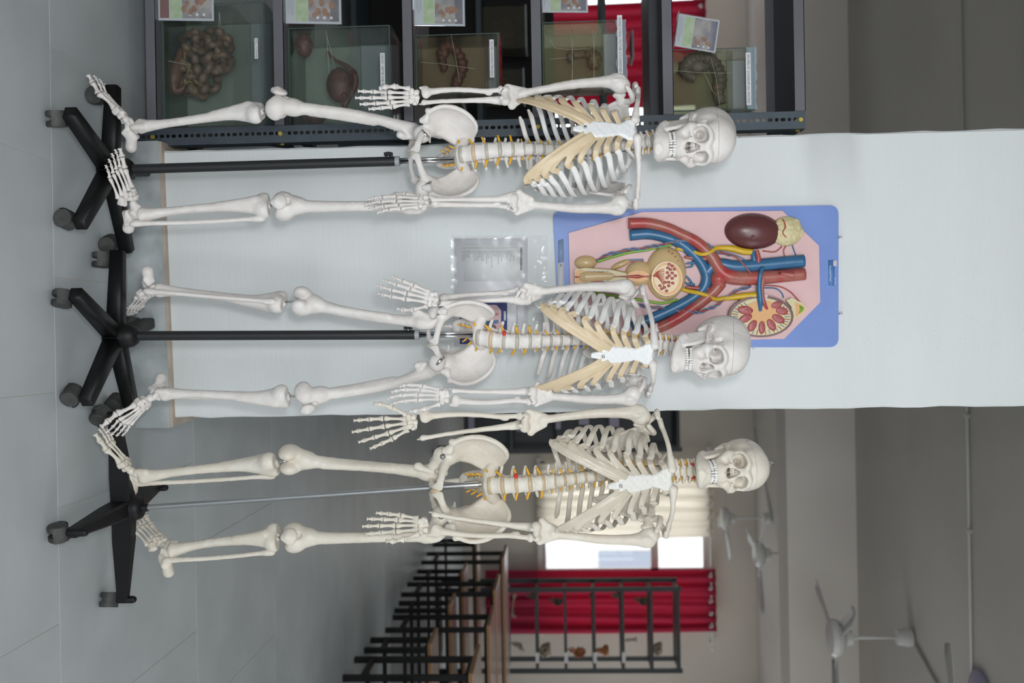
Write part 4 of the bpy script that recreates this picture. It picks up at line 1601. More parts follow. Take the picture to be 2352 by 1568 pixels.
SK_C = dict(y=2.74, bone=m_bone_c, rib=m_bone_c, sternum_m=m_sternum_c, cart=m_cart_c, disc=m_disc_c, disc2=m_disc_c, red_disc=2, stub=True,
            label='cream coloured skeleton on the right, with a steel stub on top of its skull',
            pelvis=(1028, 1116), pelvis_s=1.08, pelvis_tilt=20, pelvis_yaw=2, pelvis_roll=-1, top=(1643, 1076), rib_yaw=4, skull_yaw=2,
            skull=(1668, 1073), skull_dy=-.01, skull_pitch=-6, skull_s=.95, skull_roll=-2,
            armL=dict(shoulder=(1472, 954), elbow=(1206, 968), wrist=(962, 966), tip=(806, 996), haz=0, faz=0, paz=0, thumb=(40, 16), spread=8, gap=6),
            armR=dict(shoulder=(1492, 1232), elbow=(1232, 1222), wrist=(988, 1207), tip=(832, 1206), haz=0, faz=0, paz=-5, thumb=(18, 24), spread=4, gap=3),
            legL=dict(hip=(1016, 1046), knee=(656, 1054), shin=(638, 1064), ankle=(326, 1092), heel=(276, 1124), toe=(222, 1014), faz=-165, taz=-125, toe_dy=-.03, heel_dy=.04, w=1.05, face=.05),
            legR=dict(hip=(1012, 1182), knee=(664, 1236), shin=(640, 1232), ankle=(392, 1262), heel=(352, 1308), toe=(284, 1196), faz=-15, taz=-40, toe_dy=.03, heel_dy=-.03, w=1.05))
for _D in (SK_A, SK_B, SK_C):
    make_skeleton(_D)
# ------------------------------------------------------------------ wheeled stands
m_black = mat('black_enamel', (.008, .008, .009), .5, spec=.3, var=.3, vscale=30, bump=.04, bscale=120)
speckle(m_black, 160, .09, (.35, .35, .33), .45)
m_blackpole = mat('black_pole', (.016, .018, .020), .45)
m_wheel = mat('dusty_wheel', (.030, .031, .031), .6, var=.4, vscale=26, col2=(.075, .076, .074))
m_cap = mat('grey_cap', (.36, .38, .40), .4)
m_steel = mat('brushed_steel', (.42, .44, .46), .33, .9)


def caster(root, p, ang, r=.0250):
    """twin wheel castor standing on the floor below p"""
    R = T(p[0], p[1], 0) @ RZ(ang)
    cst = MB()
    cst.tube([(0, 0, r * 1.5), (0, 0, p[2])], .0055, 10)
    cst.tube([(0, -.016, r * 1.05 + r * .9 * 0)] + [(0, -.016 * math.cos(a) * 1.0, r + .0155 * math.sin(a) + r * .35) for a in np.linspace(.1, math.pi - .1, 6)], .004, 8)
    hood = []
    for i in range(9):
        a = math.radians(-20 + i * 25)
        hood.append([(x, math.cos(a) * r * 1.06, r + math.sin(a) * r * 1.06) for x in (-.0205, -.0075, .0075, .0205)])
    cst.grid(hood)
    c = cst.build('castor', m_wheel, root, angle=40, M=R)
    for sx in (-1, 1):
        w = MB().lathe([(.0045, -.0085), (r * .62, -.0085), (r * .66, -.0068), (r * .9, -.0068), (r, -.005), (r, .005), (r * .92, .0078), (.004, .0078)], 22, M=T(sx * .0125, 0, r) @ RY(90 * sx))
        w.build('wheel', m_wheel, c, angle=35, M=R)


def star_stand(label, base, top, mid_px, yy, ang0, knob_px):
    hub = Vector((base.x, base.y, 0))
    root = thing('skeleton_stand', hub, label, 'stand', 'black star-foot stands')
    for k in range(5):
        a = ang0 + 72 * k
        M = T(hub) @ RZ(a)                                   # arm runs towards -y
        arm = MB()
        vs = []
        for y, hw, z0, z1 in ((-.015, .0195, .056, .100), (-.242, .0165, .056, .090)):
            vs += [(-hw, y, z0), (hw, y, z0), (hw, y, z1 - .005), (hw - .005, y, z1), (-hw + .005, y, z1), (-hw, y, z1 - .005)]
        fs = [tuple(range(5, -1, -1)), tuple(range(6, 12))] + [(i, (i + 1) % 6, 6 + (i + 1) % 6, 6 + i) for i in range(6)]
        arm.add(vs, fs)
        arm.build('arm', m_black, root, angle=20, M=M)
        p = M @ Vector((0, -.218, .06))
        caster(root, p, a + random.uniform(-60, 60) + 40)
    MB().lathe([(.030, .050), (.034, .056), (.034, .098), (.0335, .112), (.030, .128), (.022, .139), (.0150, .142)], 28).build('hub', m_black, root, angle=40, M=T(hub))
    d = (top - base)
    t_mid = (px(*mid_px, yy).z - .12) / (top.z - .12)
    b0 = base + (top - base) * 0
    b0 = Vector((base.x, base.y, .12))
    b1 = b0 + (top - b0) * t_mid
    MB().cyl(b0, b1, .0132, 24).build('pole', m_blackpole, root, angle=40)
    dn = (b1 - b0).normalized()
    MB().cyl(b1 - dn * .004, b1 + dn * .008, .0138, 24).build('end_cap', m_cap, root, angle=40)
    for sx in (-.0042, .0042):
        MB().cyl(b1 + Vector((sx, 0, 0)), top + Vector((sx, 0, 0)), .0042, 12).build('rod', m_chrome, root, True)
    MB().ball(tuple(top), (.009, .007, .006)).build('rod_tip', m_chrome, root, True)
    kp = b1 - dn * .022
    kx = -1
    MB().cyl(kp, kp + Vector((kx * .022, -.004, 0)), .0035, 10).build('knob_stem', m_chrome, root, True)
    kb = MB()
    kb.lathe([(.006, 0), (.009, .002), (.0095, .008), (.007, .011), (.002, .012)], 16)
    for i in range(6):
        a = math.radians(60 * i)
        kb.tube([(math.cos(a) * .0095, math.sin(a) * .0095, .0005), (math.cos(a) * .0095, math.sin(a) * .0095, .0095)], .0035, 8)
    kb.build('clamp_knob', m_blackpole, root, angle=40, M=frame(kp + Vector((kx * .014, -.003, 0)), (0, 1, 0), (0, 0, 1), (kx, 0, 0)))
    return root


def on_floor(ix, iy, y):
    return px(ix, iy, y)


A0 = px(290, 389, 2.70); A1 = px(1048, 366, 2.71)
star_stand('black star-foot stand under the skeleton beside the specimen rack', A0, A1, (910, 371), 2.70, -27, (900, 352))
B0 = px(300, 771, 2.715); B1 = px(1092, 768, 2.735)
star_stand('black star-foot stand under the skeleton in front of the pillar', B0, B1, (955, 768), 2.72, -26.5, (940, 748))


def cross_stand(label, base, top):
    hub = Vector((base.x, base.y, 0))
    root = thing('skeleton_stand', hub, label, 'stand')
    for k in range(4):
        a = 4 + 90 * k
        M = T(hub) @ RZ(a)
        arm = MB()
        vs = []
        for y, hw, z0, z1 in ((-.015, .024, .054, .108), (-.09, .022, .052, .104), (-.268, .013, .054, .080)):
            vs += [(-hw, y, z0), (hw, y, z0), (hw, y, z1 - .006), (hw - .006, y, z1), (-hw + .006, y, z1), (-hw, y, z1 - .006)]
        fs = [tuple(range(5, -1, -1)), tuple(range(12, 18))]
        for q in (0, 6):
            fs += [(q + i, q + (i + 1) % 6, q + 6 + (i + 1) % 6, q + 6 + i) for i in range(6)]
        arm.add(vs, fs)
        arm.build('arm', m_black, root, angle=20, M=M)
        MB().lathe([(.0105, .046), (.0105, .094), (.008, .101), (.003, .104)], 16).build('arm_cap', m_black, root, angle=40, M=M @ T(0, -.262, 0))
        caster(root, M @ Vector((0, -.262, .05)), a + (10, 70, -30, 40)[k])
    MB().lathe([(.028, .050), (.034, .056), (.034, .118), (.030, .130), (.024, .134), (.012, .135), (.010, .150), (.009, .150)], 28).build('hub', m_black, root, angle=40, M=T(hub))
    b0 = Vector((base.x, base.y, .13))
    MB().cyl(b0, top, .0078, 18).build('pole', m_steel, root, angle=40)
    dn = (top - b0).normalized()
    MB().cyl(top - dn * .040, top, .0115, 20).build('sleeve', m_chrome, root, angle=40)
    MB().cyl(top, top + dn * .008, .006, 14).build('pole_bolt', m_chrome, root, angle=40)
    return root


C0 = px(310, 1166, 2.74); C1 = px(1100, 1112, 2.75)
cross_stand('black cross-foot stand with a thin leaning grey pole under the cream skeleton', C0, C1)
# ------------------------------------------------------------------ slotted angle rack with specimen jars
m_rack = mat('rack_blue_grey', (.070, .092, .115), .42, var=.15, vscale=14)
speckle(m_rack, 120, .08, (.45, .47, .48), .35)
m_lip = mat('shelf_grey', (.145, .145, .165), .48, var=.1, vscale=9)
speckle(m_lip, 90, .07, (.5, .5, .5), .4)
m_brass = mat('zinc_yellow', (.62, .52, .16), .35, .8)
RY0 = 3.00                     # front of the rack
RDEP = .40
rx1 = px(1000, 316, RY0).x     # right outer corner
rx0 = rx1 - 1.02
rack = thing('shelving_rack', (rx1 - .5, RY0 + RDEP / 2, 0), 'blue-grey slotted steel rack holding glass specimen jars', 'rack')
RTOP = px(1850, 280, RY0).z


def slotted(parent, x, y, z0, z1, w, sx, sy, name='post'):
    """L-shaped upright at corner (x,y): flange along X (direction sx) with holes, flange along Y (direction sy)"""
    b = MB()
    pitch = .0188
    n = int((z1 - z0) / pitch)
    pitch = (z1 - z0) / n
    cx = x + sx * w * .52
    for i in range(n):
        za, zb = z0 + i * pitch, z0 + (i + 1) * pitch
        zc = (za + zb) / 2
        hw, hh = ((.0058, .0058), (.0052, .0074))[i % 2]
        m = 12
        outer, inner = [], []
        for k in range(m):
            a = 2 * math.pi * (k + .5) / m
            c, s_ = math.cos(a), math.sin(a)
            q = 1 / max(abs(c), abs(s_))
            ox, oz = c * q, s_ * q
            outer.append(((x + sx * w / 2) + ox * w / 2, y, zc + oz * pitch / 2))
            p = 2.0 if i % 2 == 0 else 3.6
            e = (abs(c) ** p + abs(s_) ** p) ** (-1 / p)
            inner.append((cx + c * e * hw, y, zc + s_ * e * hh))
        corners = []
        back = [(px_, y + sy * .0022, pz_) for px_, _, pz_ in inner]
        base = outer + inner + back
        fs = [(k, (k + 1) % m, m + (k + 1) % m, m + k) for k in range(m)] + [(m + k, m + (k + 1) % m, 2 * m + (k + 1) % m, 2 * m + k) for k in range(m)]
        b.add(base, fs)
        # square the corner gaps
        xa, xb = x, x + sx * w
        cs = [(xb if sx > 0 else xa, za, zb)]
        for (ux, uz, k0, k1) in ((max(xa, xb), zb, 1, 0), (min(xa, xb), zb, 4, 3), (min(xa, xb), za, 7, 6), (max(xa, xb), za, 10, 9)):
            pa, pb = outer[(k0) % m], outer[(k0 + 0) % m]
        for k in range(m):
            p0, p1 = outer[k], outer[(k + 1) % m]
            if abs(p0[0] - p1[0]) > 1e-6 and abs(p0[2] - p1[2]) > 1e-6:
                cornerx = max(p0[0], p1[0]) if max(p0[0], p1[0]) > max(xa, xb) - 1e-6 else min(p0[0], p1[0])
                cornerz = max(p0[2], p1[2]) if max(p0[2], p1[2]) > zb - 1e-6 else min(p0[2], p1[2])
                b.add([p0, p1, (cornerx, y, cornerz)], [(0, 1, 2)])
    # second flange and the rounded edge
    b.box((min(x, x - sx * .0022), min(y, y + sy * w), z0), (max(x, x - sx * .0022), max(y, y + sy * w), z1))
    b.box((min(x, x + sx * w), y + sy * .0022, z0), (min(x, x + sx * w) + .004, y + sy * .004, z1))
    b.box((max(x, x + sx * w) - .004, y + sy * .0022, z0), (max(x, x + sx * w), y + sy * .004, z1))
    return b.build(name, m_rack, parent, angle=30)


PWID = .050
slotted(rack, rx1, RY0, 0, RTOP, PWID, -1, 1)
slotted(rack, rx0, RY0, 0, RTOP, PWID, 1, 1)
slotted(rack, rx1, RY0 + RDEP, 0, RTOP, PWID, -1, -1)
slotted(rack, rx0, RY0 + RDEP, 0, RTOP, PWID, 1, -1)
SHELF_Z = [px(v, 200, RY0 - .004).z for v in (359, 653, 950, 1246, 1547, 1850)]
for z in SHELF_Z:
    s_ = MB()
    a, c = rx0 + .004, rx1 - PWID - .001
    s_.box((a, RY0 - .003, z - .031), (c, RY0 - .001, z))                       # front lip
    s_.box((a, RY0 - .003, z - .002), (c, RY0 + RDEP - .003, z))                # tray
    s_.box((a, RY0 + RDEP - .005, z - .031), (c, RY0 + RDEP - .003, z))         # back lip
    s_.box((rx1 - PWID - .003, RY0 + .004, z - .031), (rx1 - PWID - .001, RY0 + RDEP - .004, z))
    s_.build('shelf', m_lip, rack)
    for yb in (RY0 - .0035,):
        MB().lathe([(.0085, 0), (.0085, .004), (.0065, .006)], 6, M=frame((rx1 - .024, yb + .003, z - .015), (1, 0, 0), (0, 0, 1), (0, -1, 0))).build('bolt', m_brass, rack)
        MB().lathe([(.0075, 0), (.0075, .004), (.0055, .006)], 6, M=frame((rx1 + .001, yb + .028, z - .018), (0, 1, 0), (0, 0, 1), (1, 0, 0))).build('bolt', m_brass, rack)
    # corner gusset on the side
    g = MB()
    g.add([(rx1 - .004, RY0 + .05, z - .002), (rx1 - .004, RY0 + .16, z - .002), (rx1 - .004, RY0 + .05, z - .10)], [(0, 1, 2)])
    g.add([(rx1 - .006, RY0 + .05, z - .002), (rx1 - .006, RY0 + .16, z - .002), (rx1 - .006, RY0 + .05, z - .10)], [(0, 2, 1)])
    g.build('gusset', m_rack, rack)

m_glass = glass_mat('jar_glass', (.965, .985, .975))
m_glass_c = glass_mat('jar_glass_clear', (.97, .98, .97))
m_fluid = {'grey': glass_mat('fluid_grey', (.94, .955, .935), haze=.025, haze_col=(.30, .35, .32)), 'amber': glass_mat('fluid_amber', (.93, .90, .84), haze=.03, haze_col=(.30, .26, .2)), 'olive': glass_mat('fluid_olive', (.95, .955, .89), haze=.025, haze_col=(.34, .35, .26))}
m_back = {'grey': mat('jar_back_grey', (.29, .325, .30), .5, var=.1, vscale=8), 'amber': glass_mat('jar_back_amber', (.6, .55, .45), haze=.68, haze_col=(.36, .31, .245)), 'olive': glass_mat('jar_back_olive', (.8, .8, .7), haze=.48, haze_col=(.36, .365, .28))}
m_sheen = {'grey': mat('jar_headroom_grey', (.19, .22, .23), .5), 'amber': mat('jar_headroom_warm', (.22, .22, .22), .5), 'olive': mat('jar_headroom_pale', (.40, .41, .42), .5)}
m_paper = mat('label_paper', (.80, .81, .84), .6)
m_ink = mat('ink', (.02, .02, .025), .6)
m_tape = glass_mat('clear_tape', (.78, .88, .95), haze=.35, haze_col=(.55, .70, .82))
m_thread = mat('thread', (.62, .63, .58), .6)
m_glue = mat('glass_edge', (.085, .125, .11), .25)
JAR = []


def jar(kind, y, dep, v0, v1, u0, u1, water_v, label_txt, lab, label, shelf, front_u_for_z=None, tape=False):
    """glass tank: front face pixels v0..v1 high, u0..u1 wide on the shelf"""
    z0 = SHELF_Z[shelf] + .0005
    zt = px(v1, (u0 + u1) / 2, y).z
    xa = px((v0 + v1) / 2, u0, y).x; xb = px((v0 + v1) / 2, u1, y).x
    zw = px(water_v, (u0 + u1) / 2, y).z
    root = thing('specimen_jar', ((xa + xb) / 2, y + dep / 2, z0), label, 'jar', 'glass specimen jars on the rack')
    t = .005
    MB().box((xa, y, z0), (xb, y + t, zt)).build('front_pane', m_glass, root)
    MB().box((xa, y + dep - t, z0), (xb, y + dep, zt)).build('back_pane', m_back[kind], root)
    MB().box((xa, y + t, z0), (xa + t, y + dep - t, zt)).build('side_pane', m_glass, root)
    MB().box((xb - t, y + t, z0), (xb, y + dep - t, zt)).build('side_pane', m_glass, root)
    MB().box((xa + t, y + t, z0), (xb - t, y + dep - t, z0 + t)).build('bottom_pane', m_glue, root)
    MB().box((xa - .001, y - .001, zt), (xb + .001, y + dep + .001, zt + .006)).build('lid', m_glass, root)
    e = MB()
    for x in (xa, xb):
        e.tube([(x, y, z0), (x, y, zt)], .0016, 6)
    e.tube([(xa, y, zt), (xb, y, zt)], .0022, 6)
    e.tube([(xa, y, z0 + .002), (xb, y, z0 + .002)], .0022, 6)
    e.build('glass_edge', m_glue, root)
    MB().box((xa + t + .001, y + t + .001, z0 + t + .001), (xb - t - .001, y + dep - t - .001, zw)).build('fluid', m_fluid[kind], root)
    # sheet added above the fluid, coloured like the whitish reflection there
    MB().box((xa + t, y + dep - t - .006, zw + .002), (xb - t, y + dep - t - .003, zt - .002)).build('headroom_sheet', m_sheen[kind], root)
    # label strip
    lv0, lv1, lu0, lu1 = lab
    p0 = px((lv0 + lv1) / 2, lu0, y); p1 = px((lv0 + lv1) / 2, lu1, y)
    h = px(lv1, lu0, y).z - px(lv0, lu0, y).z
    w = p1.x - p0.x
    ang = math.degrees(math.atan2(p1.z - p0.z, w)) if False else 0
    LM = frame((p0.x, y - (.0050 if tape else .0012), p0.z - h / 2), (1, 0, 0), (0, 0, 1), (0, -1, 0))
    strip = MB().box((0, 0, -.0006), (w, h, 0)).build('label_strip', m_paper, root, M=LM)
    text_obj('lettering', label_txt, h * .82, LM @ T(w * .03, h * .22, .0004), strip, m_ink, width=w * .94)
    if tape:
        MB().grid([[(xa - .001 + (xb - xa + .002) * i / 14, y - .002 - .0016 * random.random(), zt - .022 + .03 * j / 3 + random.uniform(-.003, .003)) for j in range(4)] for i in range(15)]).build('tape', m_tape, root, True)
    info = dict(x0=xa, x1=xb, y=y, dep=dep, z0=z0, zw=zw, zt=zt, root=root)
    JAR.append(info)
    return info


def thread(j, pts, name='thread'):
    MB().tube([tuple(p) for p in pts], .0006, 5).build(name, m_thread, j['root'], True)


j1 = jar('grey', 3.045, .20, 366, 606, 8, 292, 534, 'SMALL INTESTINE', (584.5, 592, 88, 135), 'large glass tank of coiled small intestine on the lowest shelf', 0)
j2 = jar('grey', 3.045, .20, 660, 896, 62, 300, 803, 'KIDNEY URETER AND BLADDER', (873, 883.5, 122, 222), 'large glass tank with kidney and bladder on the second shelf from the bottom', 1)
j3 = jar('amber', 3.045, .13, 957, 1144, 79, 214, 1115, 'SPECIMEN SHOWING PANCREAS', (1124, 1134, 91, 178), 'amber-tinted jar of pancreas on the third shelf from the bottom', 2)
j4 = jar('olive', 3.045, .13, 1253, 1433, 49, 197, 1388, 'SHOWING INTERNAL STRUCTURES OF DUODENUM AND JEJUNUM', (1417, 1428.5, 36, 192), 'clear greenish jar with opened duodenum on the fourth shelf from the bottom', 3, tape=True)
j5 = jar('olive', 3.045, .13, 1554, 1731, 112, 253, 1684, 'SPECIMEN OF  DUODENUM AND PANCREAS', (1712, 1723, 122, 242), 'clear greenish jar of duodenum and pancreas on the highest loaded shelf', 4, tape=True)

m_gut = mat('gut_brown', (.165, .098, .082), .5, var=.4, vscale=30, bump=.3, bscale=60, col2=(.19, .125, .075))
m_gut2 = mat('gut_tan', (.26, .165, .08), .5, var=.3, vscale=24)
m_liver = mat('stomach_red', (.15, .062, .042), .5, var=.3, vscale=20)
m_meat = mat('organ_red', (.135, .052, .042), .55, var=.45, vscale=28, bump=.5, bscale=70)
m_panc = mat('pancreas_red', (.11, .034, .028), .55, var=.4, vscale=28, bump=.4, bscale=80)
m_duo = mat('duodenum_tan', (.20, .115, .062), .6, var=.5, vscale=40, bump=.6, bscale=90)
m_duo2 = mat('duodenum_grey', (.15, .115, .10), .55, var=.5, vscale=22, bump=.5, bscale=60)

# coiled intestine
Yc = 3.125
sp = thing('intestine_specimen', px(400, 150, Yc), 'brown coiled small intestine hanging in the large tank', 'specimen')
loops = []
_rg = random.Random(5)
for _k in range(11):
    _cv, _cu = 438 + 26 * (_k % 4) + _rg.uniform(-6, 6), 92 + 46 * (_k // 4) + 10 * (_k % 2) + _rg.uniform(-8, 8)
    _a0 = _rg.uniform(0, 6.28)
    lp = []
    for _i in range(9):
        _a = _a0 + _i * .95
        _r = 22 * (1 - .04 * _i) + _rg.uniform(-4, 4)
        lp.append((_cv + math.cos(_a) * _r * .95, _cu + math.sin(_a) * _r))
    loops.append(lp)
for k, lp in enumerate(loops):
    pts = catmull([tuple(px(v, u, Yc - .03 + .022 * ((i * 7 + k * 3) % 4))) for i, (v, u) in enumerate(lp)], 6)
    r = [.0115 * (1 + .16 * math.sin(i * .9 + k)) for i in range(len(pts))]
    MB().tube(pts, r, 12).build('gut_loop', m_gut, sp, True)
MB().tube(catmull([tuple(px(v, u, Yc)) for v, u in ((418, 112), (412, 140), (405, 165), (398, 190), (404, 208), (418, 205), (432, 192))], 6), [.012, .013, .014, .015, .016, .017, .018, .019, .02, .021, .022, .023, .024, .025, .026, .027, .026, .025, .024, .022, .02, .018, .016, .015, .014, .013, .012, .012, .011, .011, .010, .010, .010, .010, .010, .010, .010], 12).build('stomach', m_liver, sp, True)
MB().tube(catmull([tuple(px(v, u, Yc - .02)) for v, u in ((428, 150), (440, 165), (448, 185), (462, 195), (478, 203))], 6), .006, 8).build('mesentery', m_gut2, sp, True)
MB().tube(catmull([tuple(px(v, u, Yc - .022)) for v, u in ((424, 115), (426, 145), (436, 150), (424, 190), (436, 186), (446, 200))], 6), .005, 8).build('mesentery', m_gut2, sp, True)
thread(j1, [px(386, 140, 3.055), px(438, 150, 3.10)])
thread(j1, [px(504, 28, 3.06), px(502, 70, 3.09)]); thread(j1, [px(504, 28, 3.06), px(508, 68, 3.09)])

# kidneys with bladder
Y2 = 3.125
sp = thing('kidney_specimen', px(690, 150, Y2), 'reddish brown kidneys with a ragged bladder in the tank above the intestine', 'specimen')


def blob(name, v, u, Y, rv, ru, m_, parent, seed, jit=.05, dep=.03):
    c = px(v, u, Y)
    sc_ = Y / FPX
    f = Field((-ru * sc_ * 1.3 - .006, -dep * 1.3, -rv * sc_ * 1.3 - .006), (ru * sc_ * 1.3 + .006, dep * 1.3, rv * sc_ * 1.3 + .006), max(.0022, min(ru, rv) * sc_ / 14))
    f.ell((0, 0, 0), (ru * sc_, dep, rv * sc_), .004)
    rg = random.Random(seed)
    for _ in range(26):
        a, e = rg.uniform(0, 2 * math.pi), rg.uniform(-1, 1)
        d = (math.cos(a) * ru * sc_, e * dep * .8, math.sin(a) * rv * sc_)
        q = .85 * math.sqrt(max(.05, 1 - (e * .8) ** 2))
        f.ell((d[0] * q, d[1], d[2] * q), [rg.uniform(.10, .22) * min(ru, rv) * sc_] * 3, .004, sub=rg.random() < .4)
    me = f.mesh(name, 1)
    return inst(name, me, T(c), parent, m_)


blob('kidney', 698, 104, Y2 - .02, 20, 28, m_meat, sp, 3)
blob('kidney', 722, 268, Y2, 26, 22, m_meat, sp, 5)
blob('bladder', 780, 195, Y2 - .02, 30, 40, m_meat, sp, 8, dep=.035)
MB().tube(catmull([tuple(px(v, u, Y2 - .02)) for v, u in ((752, 118), (766, 135), (786, 146), (800, 155), (812, 170))], 5), [.004, .0042, .0045, .005, .005, .005, .005, .005, .0055, .006, .006, .0065, .007, .007, .008, .008, .009, .010, .011, .012, .012][:21], 10).build('ureter', m_meat, sp, True)
MB().tube(catmull([tuple(px(v, u, Y2 - .01)) for v, u in ((812, 165), (817, 185), (812, 205), (800, 225), (790, 245))], 5), .010, 10).build('bladder_wall', m_meat, sp, True)
thread(j2, [px(748, 70, 3.06), px(770, 160, 3.09)]); thread(j2, [px(750, 76, 3.06), px(756, 170, 3.09)])

# pancreas
Y3 = 3.105
sp = thing('pancreas_specimen', px(1000, 140, Y3), 'dark red hook-shaped pancreas specimen in the amber jar', 'specimen')
p = catmull([tuple(px(v, u, Y3)) for v, u in ((1019, 158), (1016, 140), (1013, 122), (1025, 106), (1042, 110), (1056, 128), (1062, 150), (1056, 172), (1048, 192), (1050, 212))], 6)
r = np.interp(np.linspace(0, 1, len(p)), [0, .1, .3, .5, .7, .85, 1], [.008, .013, .016, .014, .018, .017, .012])
MB().tube(p, [q * (1 + .18 * math.sin(i * 1.7)) for i, q in enumerate(r)], 12).build('pancreas', m_panc, sp, True)
blob('pancreas_head', 1020, 122, Y3, 12, 14, m_panc, sp, 12, dep=.014)
blob('pancreas_end', 1020, 155, Y3, 9, 10, m_panc, sp, 13, dep=.010)
thread(j3, [px(1036, 80, 3.06), px(1046, 130, 3.09), px(1056, 190, 3.07)]); thread(j3, [px(966, 143, 3.06), px(1010, 146, 3.08), px(1090, 158, 3.06)])

# opened duodenum
Y4 = 3.105
sp = thing('duodenum_specimen', px(1325, 125, Y4), 'small tan strip of opened duodenum strung on threads', 'specimen')
p = catmull([tuple(px(v, u, Y4)) for v, u in ((1305, 122), (1316, 126), (1330, 124), (1346, 121), (1360, 126), (1372, 130))], 5)
r = [.012, .016, .018, .016, .013, .012, .012, .012, .012, .011, .012, .013, .012, .012, .013, .014, .015, .016, .017, .018, .018, .018, .017, .016, .015, .013]
MB().tube(p, [r[i] * (1 + .2 * math.sin(i * 2.1)) for i in range(len(p))], 12, squash=(1, .5), hint=(0, 0, 1)).build('duodenum', m_duo, sp, True)
blob('jejunum_flap', 1366, 138, Y4 - .004, 16, 22, m_duo, sp, 22, dep=.010)
blob('duodenum_end', 1310, 130, Y4, 8, 14, m_duo2, sp, 23, dep=.010)
for v, q in ((1310, 1315), (1318, 1314), (1361, 1365), (1367, 1364)):
    thread(j4, [px(v, 70, 3.07), px(q, 130, 3.085), px(q + (v - q) * .3, 190, 3.07)])
thread(j4, [px(1262, 90, 3.07), px(1275, 110, 3.08), px(1305, 114, 3.09), px(1355, 112, 3.09)]); thread(j4, [px(1264, 136, 3.07), px(1306, 132, 3.09)])

# duodenum with pancreas
Y5 = 3.105
sp = thing('duodenum_pancreas_specimen', px(1600, 165, Y5), 'grey-brown duodenum curled round pancreas in the topmost jar', 'specimen')
p = catmull([tuple(px(v, u, Y5)) for v, u in ((1598, 182), (1582, 172), (1572, 158), (1585, 142), (1602, 134), (1622, 134), (1640, 146), (1650, 165), (1654, 188), (1650, 212), (1656, 238))], 6)
r = np.interp(np.linspace(0, 1, len(p)), [0, .15, .4, .6, .8, 1], [.012, .020, .022, .020, .021, .016])
MB().tube(p, [q * (1 + .14 * math.sin(i * 1.9)) for i, q in enumerate(r)], 12).build('duodenum', m_duo2, sp, True)
blob('pancreas', 1606, 150, Y5, 24, 18, m_duo2, sp, 31, dep=.016)
blob('duodenum_tail', 1650, 205, Y5 - .006, 12, 30, m_duo, sp, 32, dep=.012)
thread(j5, [px(1632, 130, 3.07), px(1645, 180, 3.08), px(1654, 250, 3.07)]); thread(j5, [px(1548, 162, 3.07), px(1610, 167, 3.08), px(1682, 168, 3.07)]); thread(j5, [px(1616, 165, 3.07), px(1640, 215, 3.08)])

# ------------------------------------------------------------------ printed photo cards in clear holders, one per shelf
m_acryl = glass_mat('acrylic', (.93, .95, .96), haze=.08, haze_col=(.8, .82, .85))
m_white = mat('card_white', (.70, .71, .74), .4)
m_maroon = mat('card_maroon', (.20, .07, .06), .4)
m_green = mat('card_green', (.36, .52, .26), .4, var=.25, vscale=30, col2=(.55, .62, .42))
m_photo = mat('card_photo', (.20, .19, .22), .4, var=.6, vscale=24, col2=(.46, .42, .38))
m_flesh = mat('card_flesh', (.26, .11, .07), .4, var=.5, vscale=60, col2=(.40, .22, .11))
m_violet = mat('card_violet', (.33, .31, .43), .4)


def card(label, v0, v1, u0, u1, shelf, y, tilt, kind, roll=0., lift=0.):
    z0 = SHELF_Z[shelf]
    a = px((v0 + v1) / 2, u0, y); b = px((v0 + v1) / 2, u1, y)
    zt = px(v1, (u0 + u1) / 2, y).z
    w, h = b.x - a.x, zt - z0 - .002
    root = thing('photo_card', ((a.x + b.x) / 2, y, z0), label, 'card', 'photo cards in clear stands')
    M = frame((a.x, y, z0 + .002 + lift), (1, 0, 0), (0, 0, 1), (0, -1, 0)) @ RZ(roll) @ RX(-tilt)
    MB().rbox((0, 0, 0), (w, h, .003), .0008).build('clear_panel', m_acryl, root, M=M)
    MB().box((0, -.001, -.028), (w, .002, .018)).build('clear_foot', m_acryl, root, M=M @ RX(tilt))
    pr = MB().box((.002, .002, -.0010), (w - .002, h - .002, -.0002)).build('print', m_white, root, M=M)
    e = .0001
    def rect(x0, y0, x1, y1, m_, name='print_block'):
        MB().box((w * x0, h * y0, -.0004), (w * x1, h * y1, e)).build(name, m_, pr, M=M)
    if kind == 0:
        rect(.06, .04, .94, .20, m_maroon); rect(.06, .22, .94, .42, m_green); rect(.06, .43, .94, .95, m_photo)
    else:
        rect(.06, .19, .94, .40, m_green); rect(.06, .41, .94, .95, m_photo); rect(.06, .80, .94, .95, m_violet)
    rg = random.Random(int(v0))
    for k in range(7):
        cx, cy = w * rg.uniform(.55, .82), h * (.46 + .06 * k) if k < 7 else .5
        MB().ball((cx, cy, e), (w * rg.uniform(.05, .10), h * rg.uniform(.03, .055), .0003), sub=2, jit=.12, seed=k).build('print_organ', m_flesh, pr, M=M)
    tl = MB()
    for k in range(5):
        tl.box((w * .10, h * (.05 + .025 * k), -.0004), (w * rg.uniform(.6, .9), h * (.05 + .025 * k + .009), e))
    if kind: tl.build('print_text', mat('card_text_grey', (.35, .36, .38), .5) if 'card_text_grey' not in bpy.data.materials else bpy.data.materials['card_text_grey'], pr, M=M)
    for k in range(3):
        MB().box((w * .84, h * (.55 + .12 * k), -.0004), (w * .89, h * (.55 + .12 * k) + w * .05, e * 2)).build('print_tag', m_paper, pr, M=M)
    return root


